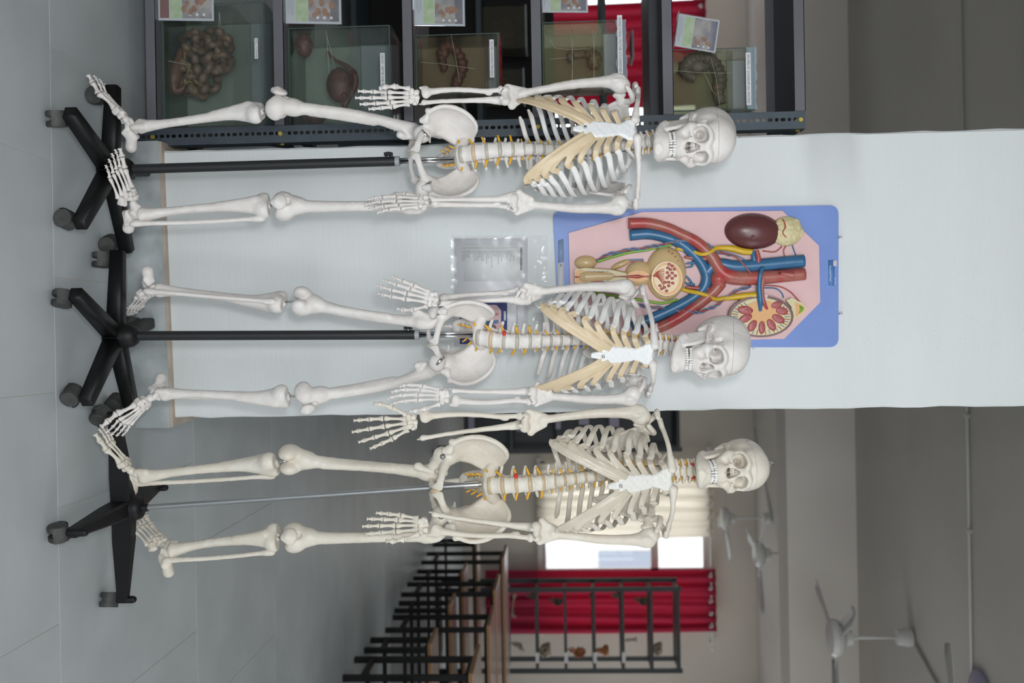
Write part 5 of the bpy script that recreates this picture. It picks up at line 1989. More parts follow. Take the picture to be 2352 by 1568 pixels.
card('maroon-headed photo card on the lowest shelf, by the intestine tank', 362, 487, -70, 46, 0, 3.012, 8, 0)
card('photo card of kidneys on the second shelf, by the bladder tank', 660, 782, -60, 53, 1, 3.012, 8, 1)
card('photo card on the third shelf, above and left of the pancreas jar', 953, 1068, -45, 58, 2, 3.012, 8, 1)
card('photo card cut by the picture edge on the fourth shelf', 1249, 1352, -60, 28, 3, 3.012, 6, 1)
card('tilted photo card beside the topmost jar', 1549, 1646, 28, 106, 4, 3.012, 8, 1, roll=-9, lift=.018)
# ------------------------------------------------------------------ excretory system relief board on the pillar
PMI = PM.inverted()


def PL(ix, iy, off=0.):
    """pillar-face coordinates (x right, z up) of a photograph pixel, on a plane off metres in front of the face"""
    d = _fwd * FPX + _rt * (iy - 784.0) + _up * (ix - 1176.0)
    o = PMI @ CAM
    q = PMI.to_3x3() @ d
    t = (-off - o.y) / q.y
    p = o + q * t
    return p


m_blue = mat('board_blue', (.165, .275, .66), .42, var=.10, vscale=7)
m_pink = mat('board_pink', (.76, .50, .51), .48, var=.06, vscale=12)
m_vein = mat('vein_blue', (.045, .17, .34), .3, var=.15, vscale=40)
m_red = mat('artery_paint', (.46, .045, .050), .34, var=.22, vscale=18, col2=(.40, .16, .12))
m_kid = mat('kidney_maroon', (.135, .040, .042), .3, var=.12, vscale=24)
m_fat = mat('fat_cream', (.66, .58, .33), .4)
m_yel = mat('ureter_yellow', (.70, .46, .03), .35)
m_cream = mat('organ_cream', (.66, .48, .25), .32, coat=.2)
m_grn = mat('duct_green', (.22, .44, .045), .35)
m_org = mat('section_orange', (.72, .38, .14), .4)
m_pyr = mat('pyramid_red', (.33, .035, .055), .4, var=.5, vscale=160, stretch=(1, 1, 1), col2=(.48, .14, .13))
m_rust = mat('section_line', (.45, .07, .03), .4)
m_twist = mat('twist_blue', (.12, .27, .46), .35)
board = thing('anatomy_board', PM @ Vector((PL(1600, 640).x, -.01, PL(1270, 640).z)), 'blue and pink relief board of the urinary system hung on the pillar', 'model')
BZ = .012                                        # board thickness
PK = .022                                        # face of the pink panel above the pillar


def rounded(poly, r, n=6):
    out = []
    m = len(poly)
    for i in range(m):
        p0, p1, p2 = (Vector((*poly[(i + k) % m], 0)) for k in (-1, 0, 1))
        a = p1 + (p0 - p1).normalized() * r; b_ = p1 + (p2 - p1).normalized() * r
        for k in range(n + 1):
            t = k / n
            q = a * (1 - t) ** 2 + p1 * 2 * t * (1 - t) + b_ * t * t
            out.append((q.x, q.y))
    return out


def slab(name, pix, y0, y1, m_, parent=board, r=0, M=None, off=None):
    """flat plate on the pillar: pixel polygon, from y0 to y1 metres in front of the face"""
    pts = [PL(v, u, y1 if off is None else off) for v, u in pix]
    poly = [(p.x, p.z) for p in pts]
    if r: poly = rounded(poly, r)
    b = MB()
    b.prism(poly, y0, y1, M=Matrix(((1, 0, 0, 0), (0, 0, -1, 0), (0, 1, 0, 0), (0, 0, 0, 1))))
    return b.build(name, m_, parent, M=PM, angle=30)


def pipe(name, pix, rad, h, m_, parent=board, n=7, seg=12, squash=None):
    """round vessel on the board: pixel centreline, radius in pixels, h = height of its axis over the pink panel"""
    hs = h if isinstance(h, (list, tuple)) else [h] * len(pix)
    pts = []
    for (v, u), hh in zip(pix, hs):
        p = PL(v, u, PK + hh)
        pts.append((p.x, p.y, p.z))
    pts = catmull(pts, n)
    k = 2.9 / FPX
    rr = [rad] * len(pix) if not isinstance(rad, (list, tuple)) else rad
    r = np.interp(np.linspace(0, 1, len(pts)), np.linspace(0, 1, len(rr)), rr) * k
    return MB().tube(pts, list(r), seg, squash=squash, hint=(0, -1, 0) if squash else None).build(name, m_, parent, True, M=PM)


slab('backboard', [(1271, 485), (1272, 797), (1925, 797), (1925, 471)][::-1] if False else [(1270, 484), (1926, 471), (1926, 797), (1286, 797)], .001, BZ, m_blue, r=.028)
slab('pink_panel', [(1306, 535), (1475, 487), (1797, 484), (1881, 564), (1884, 694), (1801, 778), (1482, 786), (1312, 742)], BZ, PK, m_pink, r=.002)
# great vessels
pipe('vein', [(1446, 540), (1489, 537), (1530, 545), (1562, 558), (1592, 582), (1614, 610), (1623, 638), (1614, 664), (1588, 686), (1548, 708), (1500, 730), (1450, 750)], [13, 13, 13, 13, 13, 13, 13, 13, 13, 13, 13, 12], .008, m_vein)
pipe('vein', [(1847, 599), (1800, 603), (1740, 609), (1690, 612), (1655, 606), (1636, 612), (1622, 628)], [15, 15, 15, 15, 14, 13, 12], .010, m_vein)
pipe('artery', [(1443, 513), (1489, 513), (1530, 523), (1562, 537), (1600, 556), (1632, 586), (1652, 618), (1675, 634), (1720, 638), (1790, 634), (1849, 629)], [13, 13, 13, 13, 13, 14, 17, 18, 17, 15, 14], [.012, .012, .012, .014, .014, .014, .014, .014, .012, .012, .012], m_red)
pipe('artery', [(1655, 648), (1640, 668), (1615, 690), (1585, 712), (1558, 730), (1519, 750), (1475, 764)], [16, 14, 13, 13, 13, 13, 13], .013, m_red)
pipe('artery', [(1662, 622), (1650, 640), (1652, 660)], [16, 20, 15], .012, m_red)
for pth in ([(1625, 594), (1600, 593), (1572, 590)], [(1632, 664), (1605, 662), (1575, 659)]):
    pipe('artery', pth, [5, 5, 3], .014, m_red)
for pth in ([(1600, 602), (1585, 604), (1575, 606)], [(1592, 606), (1588, 612), (1576, 614)], [(1596, 654), (1580, 652), (1574, 648)], [(1590, 652), (1582, 640), (1574, 632)]):
    pipe('vein', pth, [3, 2.5, 1.5], .010, m_vein)
# side outlets of the aorta
pipe('artery_outlet', [(1700, 637), (1690, 637), (1684, 636)], [4.5, 4, 3.5], .030, m_red)
pipe('artery_outlet', [(1822, 632), (1808, 630), (1794, 627)], [9, 7, 3.5], .026, m_red)
pipe('artery_outlet', [(1792, 627), (1790, 627)], [3, 3], .032, m_ink)
# kidney seen from outside, with its fat cap
def lens_blob(name, v, u, rv, ru, h, m_, parent=board, notch=None, seed=0, bumps=0, rot=0., res=.0022):
    k = 2.9 / FPX
    f = Field((-ru * k * 1.35, -h * 1.2 - .004, -rv * k * 1.35), (ru * k * 1.35, .006, rv * k * 1.35), res)
    f.ell((0, 0, 0), (ru * k, h, rv * k), .004)
    if notch:
        for nv, nu, nr, nd in notch:
            f.cap((nu * k, -h * 1.1, nv * k), (nu * k * .35, -h * 1.02, nv * k * .8), nr * k, nr * k * .25, nd, sub=True)
    rg = random.Random(seed)
    for _ in range(bumps):
        a, q = rg.uniform(0, 6.28), math.sqrt(rg.random()) * .92
        f.ell((math.cos(a) * q * ru * k, -h * math.sqrt(max(0, 1 - q * q)) * .9, math.sin(a) * q * rv * k), (.0062, .004, .0062), .001)
    c = PL(v, u, PK)
    return inst(name, f.mesh(name, 1, 0), PM @ T(c) @ RY(rot), parent, m_)


lens_blob('fat_cap', 1806, 531, 38, 35, .024, m_fat, bumps=110, seed=4, rot=6)
lens_blob('kidney', 1729, 531, 66, 42, .038, m_kid, notch=[(-4, 44, 9, .006), (34, 36, 4, .006)], rot=4)
pipe('fat_vessel', [(1798, 503), (1804, 520), (1798, 534), (1806, 545)], [1.6, 1.6, 1.4, 1.2], [.018, .024, .026, .022], m_red)
pipe('ureter', [(1730, 579), (1706, 577), (1684, 571), (1662, 569), (1645, 570), (1633, 578), (1615, 584), (1598, 580), (1580, 574), (1553, 571)], [7, 8, 8, 6, 5, 4.5, 4.5, 4.5, 5, 4], [.012, .012, .012, .014, .018, .026, .026, .020, .014, .012], m_yel)
pipe('ureter', [(1740, 678), (1706, 680), (1672, 684), (1645, 687), (1630, 680), (1606, 673), (1585, 669), (1566, 664)], [9, 8, 6, 5, 4.5, 5, 5, 4], [.012, .012, .014, .018, .024, .024, .016, .012], m_yel)
pipe('renal_artery', [(1742, 603), (1742, 590), (1738, 575)], [6, 5.5, 5], [.020, .020, .018], m_red)
pipe('renal_vein', [(1733, 600), (1731, 588), (1730, 576)], [6, 5, 4], [.018, .018, .016], m_vein)
pipe('renal_vein', [(1752, 613), (1746, 632), (1744, 660), (1746, 690), (1746, 714)], [4, 5, 6, 7, 4], [.030, .034, .030, .026, .022], m_vein)
pipe('renal_artery', [(1755, 632), (1752, 645), (1750, 670), (1755, 695), (1762, 710)], [6, 6, 5, 5, 3], [.024, .026, .026, .026, .022], m_red)
for pth, m_ in (([(1805, 565), (1800, 575), (1802, 588)], m_red), ([(1818, 555), (1822, 570), (1828, 586)], m_vein), ([(1796, 566), (1780, 578), (1752, 576)], m_red), ([(1752, 655), (1790, 658), (1815, 670), (1838, 694)], m_red), ([(1750, 661), (1780, 662), (1795, 672), (1800, 684)], m_vein)):
    pipe('small_vessel', pth, 1.5, .004, m_)
# kidney cut open
def oval(v, u, rv, ru, n=28, a0=0, a1=360):
    return [(v + rv * math.cos(math.radians(a0 + (a1 - a0) * i / n)), u + ru * math.sin(math.radians(a0 + (a1 - a0) * i / n))) for i in range(n)]


slab('kidney_rim', oval(1748, 726, 75, 48), PK, PK + .022, m_kid, r=0)
slab('kidney_section', oval(1748, 727, 69, 43), PK + .022, PK + .0235, m_fat)
slab('kidney_pelvis', oval(1752, 716, 44, 26), PK + .0235, PK + .0245, m_org)
slab('kidney_notch', [(1742, 676), (1745, 700), (1752, 705), (1760, 694), (1764, 676)], PK + .0235, PK + .0250, m_pink)
pyr = [(1712, 712, 18, 10, 8), (1712, 731, 17, 9, -25), (1728, 748, 15, 9, -55), (1750, 752, 15, 8, -88), (1772, 746, 15, 9, -120), (1788, 732, 16, 9, -150), (1796, 714, 14, 9, -170), (1784, 700, 13, 8, 165)]
for v, u, rv, ru, a in pyr:
    c = PL(v, u, PK + .025)
    k = 2.9 / FPX
    MB().ball((0, 0, 0), (rv * k, .003, ru * k), sub=3).build('kidney_pyramid', m_pyr, board, True, M=PM @ T(c) @ RY(a - 90))
for i in range(40):
    a = math.radians(i * 9)
    ca, sa = math.cos(a), math.sin(a)
    if sa < -.6 and abs(ca) < .5: continue
    pipe('cortex_vessel', [(1748 + ca * 67, 727 + sa * 41.5), (1748 + ca * 60 + sa * 1, 727 + sa * 36), (1748 + ca * 54, 727 + sa * 31)], .9, .0245, m_rust if i % 2 else m_twist, n=3, seg=5)
slab('adrenal_fat', [(1806, 690), (1818, 684), (1840, 694), (1853, 708), (1845, 720), (1826, 733), (1812, 742), (1818, 722), (1818, 705)], PK, PK + .018, m_fat)
slab('adrenal_section', [(1826, 694), (1840, 700), (1850, 709), (1842, 718), (1828, 728), (1829, 710)], PK + .018, PK + .0195, m_org)
slab('adrenal_core', [(1836, 700), (1846, 706), (1844, 714), (1834, 720), (1838, 711)], PK + .0195, PK + .0205, m_grn)
# bladder, cut to show its lining
lens_blob('bladder', 1529, 628, 48, 63, .042, m_cream, res=.0024)
k_ = 2.9 / FPX
slab('bladder_wall', oval(1532, 640, 36, 40), PK + .036, PK + .043, m_cream)
slab('bladder_rim', oval(1533, 640, 33, 37), PK + .043, PK + .0438, m_org)
slab('bladder_lining', oval(1531, 640, 28, 32), PK + .0438, PK + .0446, m_cream)
for v, u in ((1537, 607), (1544, 611), (1534, 615), (1540, 619), (1549, 618), (1533, 626), (1544, 627), (1537, 633), (1551, 633), (1532, 638), (1544, 639), (1528, 648), (1536, 648), (1545, 650), (1516, 656), (1526, 660), (1536, 656), (1520, 663), (1531, 668)):
    c = PL(v, u, PK + .0446)
    MB().ball((0, 0, 0), (3.6 * k_, .0012, 4.2 * k_)).build('lining_fold', m_pyr, board, True, M=PM @ T(c))
for i in range(9):
    u = 618 + i * 5
    pipe('lining_crease', [(1500, 634), (1512, 630 + (u - 638) * .4), (1526, u)], .9, .0448, m_rust, n=3, seg=5)
for i in range(12):
    a = math.radians(105 + i * 14)
    pipe('bladder_vessel', [(1528 + math.cos(a) * 30 * -1, 628 + -math.sin(a) * 50), (1528 - math.cos(a) * 37, 628 - math.sin(a) * 55)], 1.0, .030, m_rust, n=3, seg=5)
# prostate, penis in section, testes
lens_blob('prostate', 1468, 628, 34, 30, .030, m_cream)
slab('prostate_section', oval(1466, 634, 26, 13), PK + .0285, PK + .0300, m_org)
lens_blob('gland', 1426, 607, 26, 8, .016, m_cream, rot=-22)
for u in (603, 664):
    lens_blob('testis', 1345, u, 27, 17, .024, m_cream)
pipe('penis', [(1330, 636), (1345, 636), (1375, 634), (1405, 634), (1440, 634)], [17, 21, 19, 17, 10], .010, m_cream)
slab('penis_section', rounded([(1320, 618), (1345, 615), (1405, 620), (1440, 628), (1440, 640), (1405, 650), (1345, 654), (1320, 650)], 5), PK + .0275, PK + .0290, m_fat)
slab('glans_section', oval(1333, 635, 13, 17), PK + .029, PK + .0296, m_org)
for u in (625, 646):
    slab('penis_chamber', rounded([(1347, u - 4), (1400, u - 3), (1400, u + 3), (1347, u + 4)], 3), PK + .029, PK + .0297, mat('chamber_grey', (.52, .47, .38), .4, var=.4, vscale=200))
    pipe('penis_vessel', [(1356, u), (1372, u), (1386, u)], 1.3, .0297, m_red)
pipe('urethra', [(1321, 636), (1360, 636), (1420, 635), (1452, 635), (1466, 635), (1480, 635), (1500, 635)], [2, 1.6, 1.6, 4, 5, 2, 4], .0285, m_red)
# ducts and twisted vessels
pipe('duct', [(1372, 601), (1400, 592), (1445, 580), (1480, 575), (1510, 568), (1545, 562)], 3.2, .008, m_grn)
pipe('duct', [(1366, 672), (1400, 678), (1440, 684), (1480, 690), (1520, 696), (1556, 688)], 3.2, .008, m_grn)
for base in ([(1370, 597), (1405, 582), (1445, 574), (1485, 569), (1520, 562), (1560, 553), (1600, 551), (1630, 565), (1655, 580), (1680, 585)], [(1362, 682), (1410, 690), (1460, 700), (1510, 706), (1560, 713), (1600, 716), (1632, 708), (1660, 690), (1685, 672), (1725, 656)]):
    cl = catmull(base, 8)
    for q, m_ in ((0, m_twist), (1, m_twist), (2, m_red)):
        pts = []
        for i, c in enumerate(cl):
            a = i * .62 + q * 2.1
            amp = 3.4 if q < 2 else .6
            d = np.array(cl[min(i + 1, len(cl) - 1)]) - np.array(cl[max(i - 1, 0)])
            d = d / (np.linalg.norm(d) + 1e-9)
            hh = float(np.interp(i / len(cl), [0, .35, .5, .7, 1], [.006, .012, .026, .022, .006]))
            p = PL(c[0] - d[1] * amp * math.sin(a), c[1] + d[0] * amp * math.sin(a), PK + hh + .003 * math.cos(a))
            pts.append((p.x, p.y, p.z))
        MB().tube(pts, .0019 if q < 2 else .0024, 6).build('twisted_vessel', m_, board, True, M=PM)
pipe('small_vessel', [(1412, 611), (1430, 604), (1452, 600), (1478, 599)], 2.0, .006, m_red)
pipe('small_vessel', [(1414, 608), (1432, 600), (1452, 597), (1478, 596)], 2.0, .006, m_twist)
pipe('small_vessel', [(1655, 578), (1690, 590), (1706, 605), (1726, 630)], 1.6, [.012, .024, .030, .034], m_red)
pipe('small_vessel', [(1655, 576), (1690, 586), (1715, 598)], 1.4, .012, m_twist)
# name plate
lab = slab('name_plate', [(1902, 597), (1917, 597), (1917, 656), (1903, 656)], BZ, BZ + .0008, mat('plate_blue', (.10, .24, .55), .4))


def wall_text(name, s, v, u0, u1, hgt_px, m_, parent, off):
    a = PL(v, u0, off); b_ = PL(v, u1, off)
    k = 2.9 / FPX
    M = PM @ frame((a.x, -off, a.z), (1, 0, 0), (0, 0, 1), (0, -1, 0))
    return text_obj(name, s, hgt_px * k * 1.35, M, parent, m_, width=b_.x - a.x)


m_cyan = mat('plate_lettering', (.62, .76, .86), .4)
wall_text('lettering', 'Excretory Model', 1905.5, 610, 645, 4.2, m_cyan, board, BZ + .0012)
wall_text('lettering', 'ZX-1303', 1916.5, 637, 654, 3.4, m_cyan, board, BZ + .0012)
slab('maker_mark', rounded([(1914, 598), (1922, 598), (1922, 611), (1914, 611)], 2), BZ, BZ + .0012, mat('mark_pink', (.62, .50, .55), .4))
slab('paper_tag', [(1281, 604), (1295, 602), (1296, 790), (1283, 790)], BZ, BZ + .0006, m_paper)
wall_text('lettering', '40', 1286, 606, 612, 5, m_ink, board, BZ + .0012)
slab('tape_strip', [(1282, 552), (1294, 548), (1295, 600), (1282, 604)], BZ, BZ + .0012, m_tape)
for v, u in ((1928, 545), (1929, 720)):
    p = PL(v, u, .006)
    nl = thing('wall_hook', PM @ Vector((p.x, -.004, p.z)), 'small white hook at the top edge of the board, %s side' % ('left' if u < 600 else 'right'), 'hook', 'hooks holding the board')
    MB().tube([(p.x, -.001, p.z + .004), (p.x, -.012, p.z + .006), (p.x, -.016, p.z), (p.x, -.015, p.z - .006)], .0016, 8).build('hook_wire', m_chrome, nl, True, M=PM)
    MB().rbox((p.x - .004, -.010, p.z), (p.x + .004, -.001, p.z + .010), .001).build('hook_base', m_paper, nl, M=PM)

# ------------------------------------------------------------------ printed sheets in a clear sleeve below the board
m_sheet = mat('sheet_white', (.86, .87, .91), .5)
m_sheet2 = mat('sheet_inner', (.86, .885, .89), .5)
m_grey_ink = mat('grey_ink', (.13, .135, .15), .6)
sleeve_root = thing('printed_sheet', PM @ Vector((PL(1040, 660).x, -.001, PL(1042, 660).z)), 'printed key sheet in a clear plastic sleeve taped below the blue board', 'sheet')
m_sleeve = glass_mat('plastic_sleeve', (.985, .985, .99), haze=.02, haze_col=(.8, .82, .85), rim=.22)
m_sleeve.node_tree.nodes['Glossy BSDF'].inputs['Roughness'].default_value = .12
slab('paper', [(1043, 547), (1212, 547), (1212, 796), (1043, 796)], .001, .0016, m_sheet, sleeve_root)
slab('list_panel', [(1065, 559), (1196, 559), (1196, 646), (1065, 646)], .0016, .0019, m_sheet2, sleeve_root)
slab('title_bar', [(1195, 568), (1199.5, 568), (1199.5, 620), (1195, 620)], .0019, .0022, mat('title_black', (.10, .105, .11), .5), sleeve_root)
wall_text('lettering', 'HLY Human Excretory System', 1196, 569, 619, 2.6, m_sheet2, sleeve_root, .0025)
names = ['Aorta', 'Inferior vena cava', 'Right kidney', 'Bulbourethral gland', 'Bulb of penis', 'Deep artery of penis', 'Urethra', 'Navicular fossa', 'Testis', 'Adrenal gland', 'Adipose renal capsule', 'Left kidney',
         'Superior mesenteric artery', 'Renal artery', 'Renal pelvis', 'Renal vein', 'Ureteric branch from renal artery', 'Testicular vein', 'Testicular artery', 'Inferior mesenteric artery', 'Ureter', 'Common iliac artery',
         'Common iliac vein', 'Bladder lining', 'Fundus of bladder', 'Interureteric crest', 'Openings of ureters', 'Bladder wall', 'Trigone', 'Bladder outlet', 'Prostate gland', 'Crus of penis', 'Corpus cavernosum', 'Corpus spongiosum']
k_ = 2.92 / FPX
for i, nm in enumerate(names):
    v = 1190.5 - i * 3.92
    a = PL(v, 568, .0022)
    M = PM @ frame((a.x, -.0024, a.z), (1, 0, 0), (0, 0, 1), (0, -1, 0)) @ S(.86, 1, 1)
    text_obj('list_line', '%d' % (i + 1), 3.5 * k_, M, sleeve_root, m_grey_ink)
    text_obj('list_line', nm, 3.5 * k_, M @ T(8.4 * k_, 0, 0), sleeve_root, m_grey_ink)
wall_text('lettering', 'Human Excretory System', 1185, 668, 776, 5.0, m_grey_ink, sleeve_root, .0025)
ph = slab('printed_photo', [(1056, 695), (1165, 695), (1165, 790), (1056, 790)], .0016, .0020, mat('print_blue', (.05, .075, .32), .4), sleeve_root)
slab('printed_panel', [(1060, 708), (1118, 700), (1140, 700), (1151, 712), (1151, 770), (1130, 785), (1060, 776)], .0020, .0022, m_pink, sleeve_root)
slab('printed_vessel', [(1070, 722), (1145, 718), (1145, 724), (1100, 728), (1072, 740)], .0022, .0024, m_red, sleeve_root)
slab('printed_vessel', [(1070, 745), (1100, 740), (1145, 734), (1145, 742), (1100, 750)], .0022, .0024, m_vein, sleeve_root)
slab('printed_kidney', oval(1128, 752, 12, 8, 16), .0022, .0024, m_kid, sleeve_root)
slab('printed_tag', [(1157, 714), (1162, 714), (1162, 736), (1157, 736)], .0020, .0022, m_paper, sleeve_root)
# the crinkled sleeve itself
rg = random.Random(11)
rows = []
for i in range(25):
    row = []
    for j in range(41):
        u = 541 + (800 - 541) * j / 40
        v = 1036 + (1258 - 1036) * i / 24
        p = PL(v, u, .004)
        am = .0008 + (.0042 if v > 1214 else 0) + (.0015 if (j < 2 or i < 1) else 0)
        row.append((p.x, -.0034 - abs(rg.gauss(0, 1)) * am * (.3 if j in (0, 40) else 1), p.z))
    rows.append(row)
MB().grid(rows).build('clear_sleeve', m_sleeve, sleeve_root, True, M=PM)
# ------------------------------------------------------------------ windows, curtains and what stands outside
m_frame = mat('window_frame', (.66, .64, .60), .4)
m_pane = glass_mat('window_pane', (.97, .98, .99))


def cloth_mat(name, col, trans):
    m, nt, b = new_mat(name)
    b.inputs['Base Color'].default_value = (*col, 1)
    b.inputs['Roughness'].default_value = .8
    tr = nt.nodes.new('ShaderNodeBsdfTranslucent'); tr.inputs[0].default_value = (*col, 1)
    mx = nt.nodes.new('ShaderNodeMixShader'); mx.inputs[0].default_value = trans
    out = nt.nodes['Material Output']
    nt.links.new(b.outputs[0], mx.inputs[1]); nt.links.new(tr.outputs[0], mx.inputs[2]); nt.links.new(mx.outputs[0], out.inputs['Surface'])
    return m


m_redc = cloth_mat('curtain_red', (.56, .045, .115), .5)
m_beige = cloth_mat('curtain_beige', (.95, .90, .82), .8)
for n, (x0, x1, z0, z1) in enumerate((W1, W2)):
    w = thing('window_%d' % (n + 1), ((x0 + x1) / 2, FAR + .1, z0), None, None, kind='structure')
    fr = MB()
    t = .05
    fr.box((x0, FAR + .06, z0), (x0 + t, FAR + .14, z1)); fr.box((x1 - t, FAR + .06, z0), (x1, FAR + .14, z1))
    fr.box((x0, FAR + .06, z0), (x1, FAR + .14, z0 + t)); fr.box((x0, FAR + .06, z1 - t), (x1, FAR + .14, z1))
    fr.build('window_frame', m_frame, w)
    zb = 2.52
    MB().box((x0 + t, FAR + .07, zb), (x1 - t, FAR + .13, zb + .10)).build('transom', m_frame, w)
    nx = 3
    xs = [x0 + t + (x1 - x0 - 2 * t) * k / nx for k in range(nx + 1)]
    for k in range(1, nx):
        MB().box((xs[k] - .04, FAR + .07, z0 + t), (xs[k] + .04, FAR + .13, z1 - t)).build('mullion', m_frame, w)
    for k in range(nx):
        for a, b_ in ((z0 + t, zb), (zb + .1, z1 - t)):
            MB().box((xs[k] + (.04 if k else 0), FAR + .095, a), (xs[k + 1] - (.04 if k < nx - 1 else 0), FAR + .101, b_)).build('pane', m_pane, w)
    MB().box((x0 - .05, FAR - .08, z0 - .06), (x1 + .05, FAR + .06, z0)).build('sill', m_frame, w)


def curtain(label, x0, x1, z0, z1, y, m_, folds, seed, group):
    rg = random.Random(seed)
    nx, nz = int(90), 16
    ph = [rg.uniform(0, 6.28) for _ in range(4)]
    P = []
    for i in range(nx + 1):
        t = i / nx
        row = []
        for j in range(nz + 1):
            s_ = j / nz
            am = .045 * (1 - .35 * s_) * (1 + .3 * math.sin(t * 9 + ph[0]))
            yy = y + am * math.sin(2 * math.pi * folds * t + ph[1] + .5 * math.sin(s_ * 4 + ph[2])) + .012 * math.sin(2 * math.pi * folds * 2.3 * t + ph[3])
            xx = x0 + (x1 - x0) * t + .02 * math.sin(s_ * 3 + t * 7)
            row.append((xx, yy, z0 + (z1 - z0) * s_))
        P.append(row)
    root = thing('curtain', ((x0 + x1) / 2, y, z0), label, 'curtain', group)
    c = MB().grid(P).build('cloth', m_, root, True)
    md = c.modifiers.new('thick', 'SOLIDIFY'); md.thickness = .002
    for k in range(int(folds)):
        x = x0 + (x1 - x0) * (k + .5) / int(folds)
        MB().lathe([(.016, -.004), (.027, -.004), (.027, .004), (.016, .004), (.016, -.004)], 14, M=frame((x, y - .05, z1 - .075), (1, 0, 0), (0, 0, 1), (0, -1, 0)), cap=False).build('eyelet', m_chrome, root, True)
    return root


curtain('long crimson curtain drawn to the right of the far bright window', 3.03, 3.86, .30, 3.34, FAR - .20, m_redc, 5, 2, 'red curtains on the far wall')
curtain('sheer beige curtain over the left of the far bright window', 1.62, 2.62, 1.00, 3.34, FAR - .16, m_beige, 6, 5, None)
curtain('crimson curtain seen between the shelves of the specimen rack', -4.45, -3.05, .30, 3.34, FAR - .20, m_redc, 7, 8, 'red curtains on the far wall')
for x0, x1, lb in ((1.45, 4.1, 'white curtain rod above the far window with the beige curtain'), (-5.0, -2.6, 'white curtain rod above the window seen through the rack')):
    r = thing('curtain_rod', ((x0 + x1) / 2, FAR - .16, 3.28), lb, 'curtain rod')
    MB().cyl((x0, FAR - .17, 3.285), (x1, FAR - .17, 3.285), .014, 12).build('rod', m_frame, r, True)
    for x in (x0, x1):
        MB().ball((x, FAR - .17, 3.285), .026).build('finial', m_frame, r, True)
    for x in (x0 + .05, x1 - .05):
        MB().box((x - .01, FAR - .17, 3.275), (x + .01, FAR, 3.295)).build('bracket', m_frame, r)

m_out = mat('outside_render', (.62, .60, .58), .8)
m_outw = mat('outside_window', (.20, .22, .26), .3)
bl = thing('building', (5.0, 26, -3), 'pale building across the way seen through the far window', 'building')
MB().box((-3, 26, -3), (16, 34, 5.2)).build('facade', m_out, bl)
for k in range(7):
    for z in (-.6, 2.3):
        MB().box((-2 + k * 2.5, 25.9, z), (-.7 + k * 2.5, 26.02, z + 1.5)).build('window', m_outw, bl)

# ------------------------------------------------------------------ student desks and benches
m_wood = mat('desk_laminate', (.60, .47, .41), .25, var=.25, vscale=6, stretch=(1, 8, 8))
m_edge = mat('desk_edge', (.30, .15, .055), .45)
m_legs = mat('desk_black_steel', (.006, .006, .0065), .5, spec=.25)


def bench(name, cat, label, x0, x1, y0, y1, h, group):
    ov = .11 if h > .6 else .07
    root = thing(name, ((x0 + x1) / 2, (y0 + y1) / 2, 0), label, cat, group)
    MB().rbox((x0 - .06, y0 - ov, h - .028), (x1, y1 + ov, h), .004).build('top', m_wood, root)
    MB().box((x0 - .062, y0 - ov - .003, h - .026), (x0 - .058, y1 + ov + .003, h - .003)).build('edge_band', m_edge, root)
    MB().box((x0 - .06, y0 - ov - .004, h - .026), (x1, y0 - ov, h - .003)).build('edge_band', m_edge, root)
    s_ = .017
    xs = [x0, (x0 + x1) / 2, x1 - .05]
    for x in xs:
        for y in (y0, y1):
            MB().box((x - s_, y - s_, 0), (x + s_, y + s_, h - .022)).build('leg', m_legs, root)
        MB().box((x - s_, y0, h - .06), (x + s_, y1, h - .024)).build('cross_rail', m_legs, root)
        MB().box((x - s_ * .8, y0, .10), (x + s_ * .8, y1, .13)).build('cross_rail', m_legs, root)
    for y in (y0, y1):
        MB().box((x0, y - s_ * .8, h - .055), (x1, y + s_ * .8, h - .025)).build('long_rail', m_legs, root)
    MB().box((x0, (y0 + y1) / 2 - .012, .10), (x1, (y0 + y1) / 2 + .012, .125)).build('foot_rail', m_legs, root)
    return root


XD0, XD1 = 2.06, 4.9
ordn = ['farthest', 'second farthest', 'third farthest', 'nearest']
for n, (y0, y1, xa) in enumerate(((9.30, 9.68, 2.06), (8.08, 8.42, 2.05), (7.32, 7.66, 2.12), (5.86, 6.20, 1.98))):
    bench('student_desk', 'desk', 'long wood-topped desk on black legs, %s of the row' % ordn[n], xa, XD1, y0, y1, .785, 'student desks')
ordb = ['farthest', 'second farthest', 'third farthest', 'second nearest', 'nearest']
for n, (y0, y1, xa) in enumerate(((10.2, 10.42, 2.08), (8.76, 9.02, 2.08), (7.74, 7.96, 2.09), (6.52, 6.74, 2.02), (6.06, 6.28, 2.02))):
    if n == 4: y0, y1 = 5.40, 5.62
    bench('student_bench', 'bench', 'low wooden bench on black legs, %s of the row' % ordb[n], xa, XD1, y0, y1, .455, 'student benches')

# ------------------------------------------------------------------ racks at the far end
m_drack = mat('dark_rack', (.028, .036, .042), .45)
m_old = mat('old_bone', (.52, .44, .33), .6, var=.4, vscale=20)
m_dark_bone = mat('dark_bone', (.16, .13, .10), .6, var=.4, vscale=20)
m_ochre = mat('ochre_model', (.45, .17, .07), .5)


def far_rack(label, x0, x1, y, dep, zs, back=None):
    root = thing('display_rack', ((x0 + x1) / 2, y + dep / 2, 0), label, 'rack')
    top = zs[-1] + .02
    for x in (x0, x1):
        for yy in (y, y + dep):
            MB().box((x - .022, yy - .02, 0), (x + .022, yy + .02, top)).build('post', m_drack, root)
    for z in zs:
        MB().box((x0, y - .018, z - .03), (x1, y + dep, z)).build('shelf', m_drack, root)
    if back:
        MB().box((x0, y + dep - .01, zs[0]), (x1, y + dep, top)).build('back_sheet', back, root)
    return root


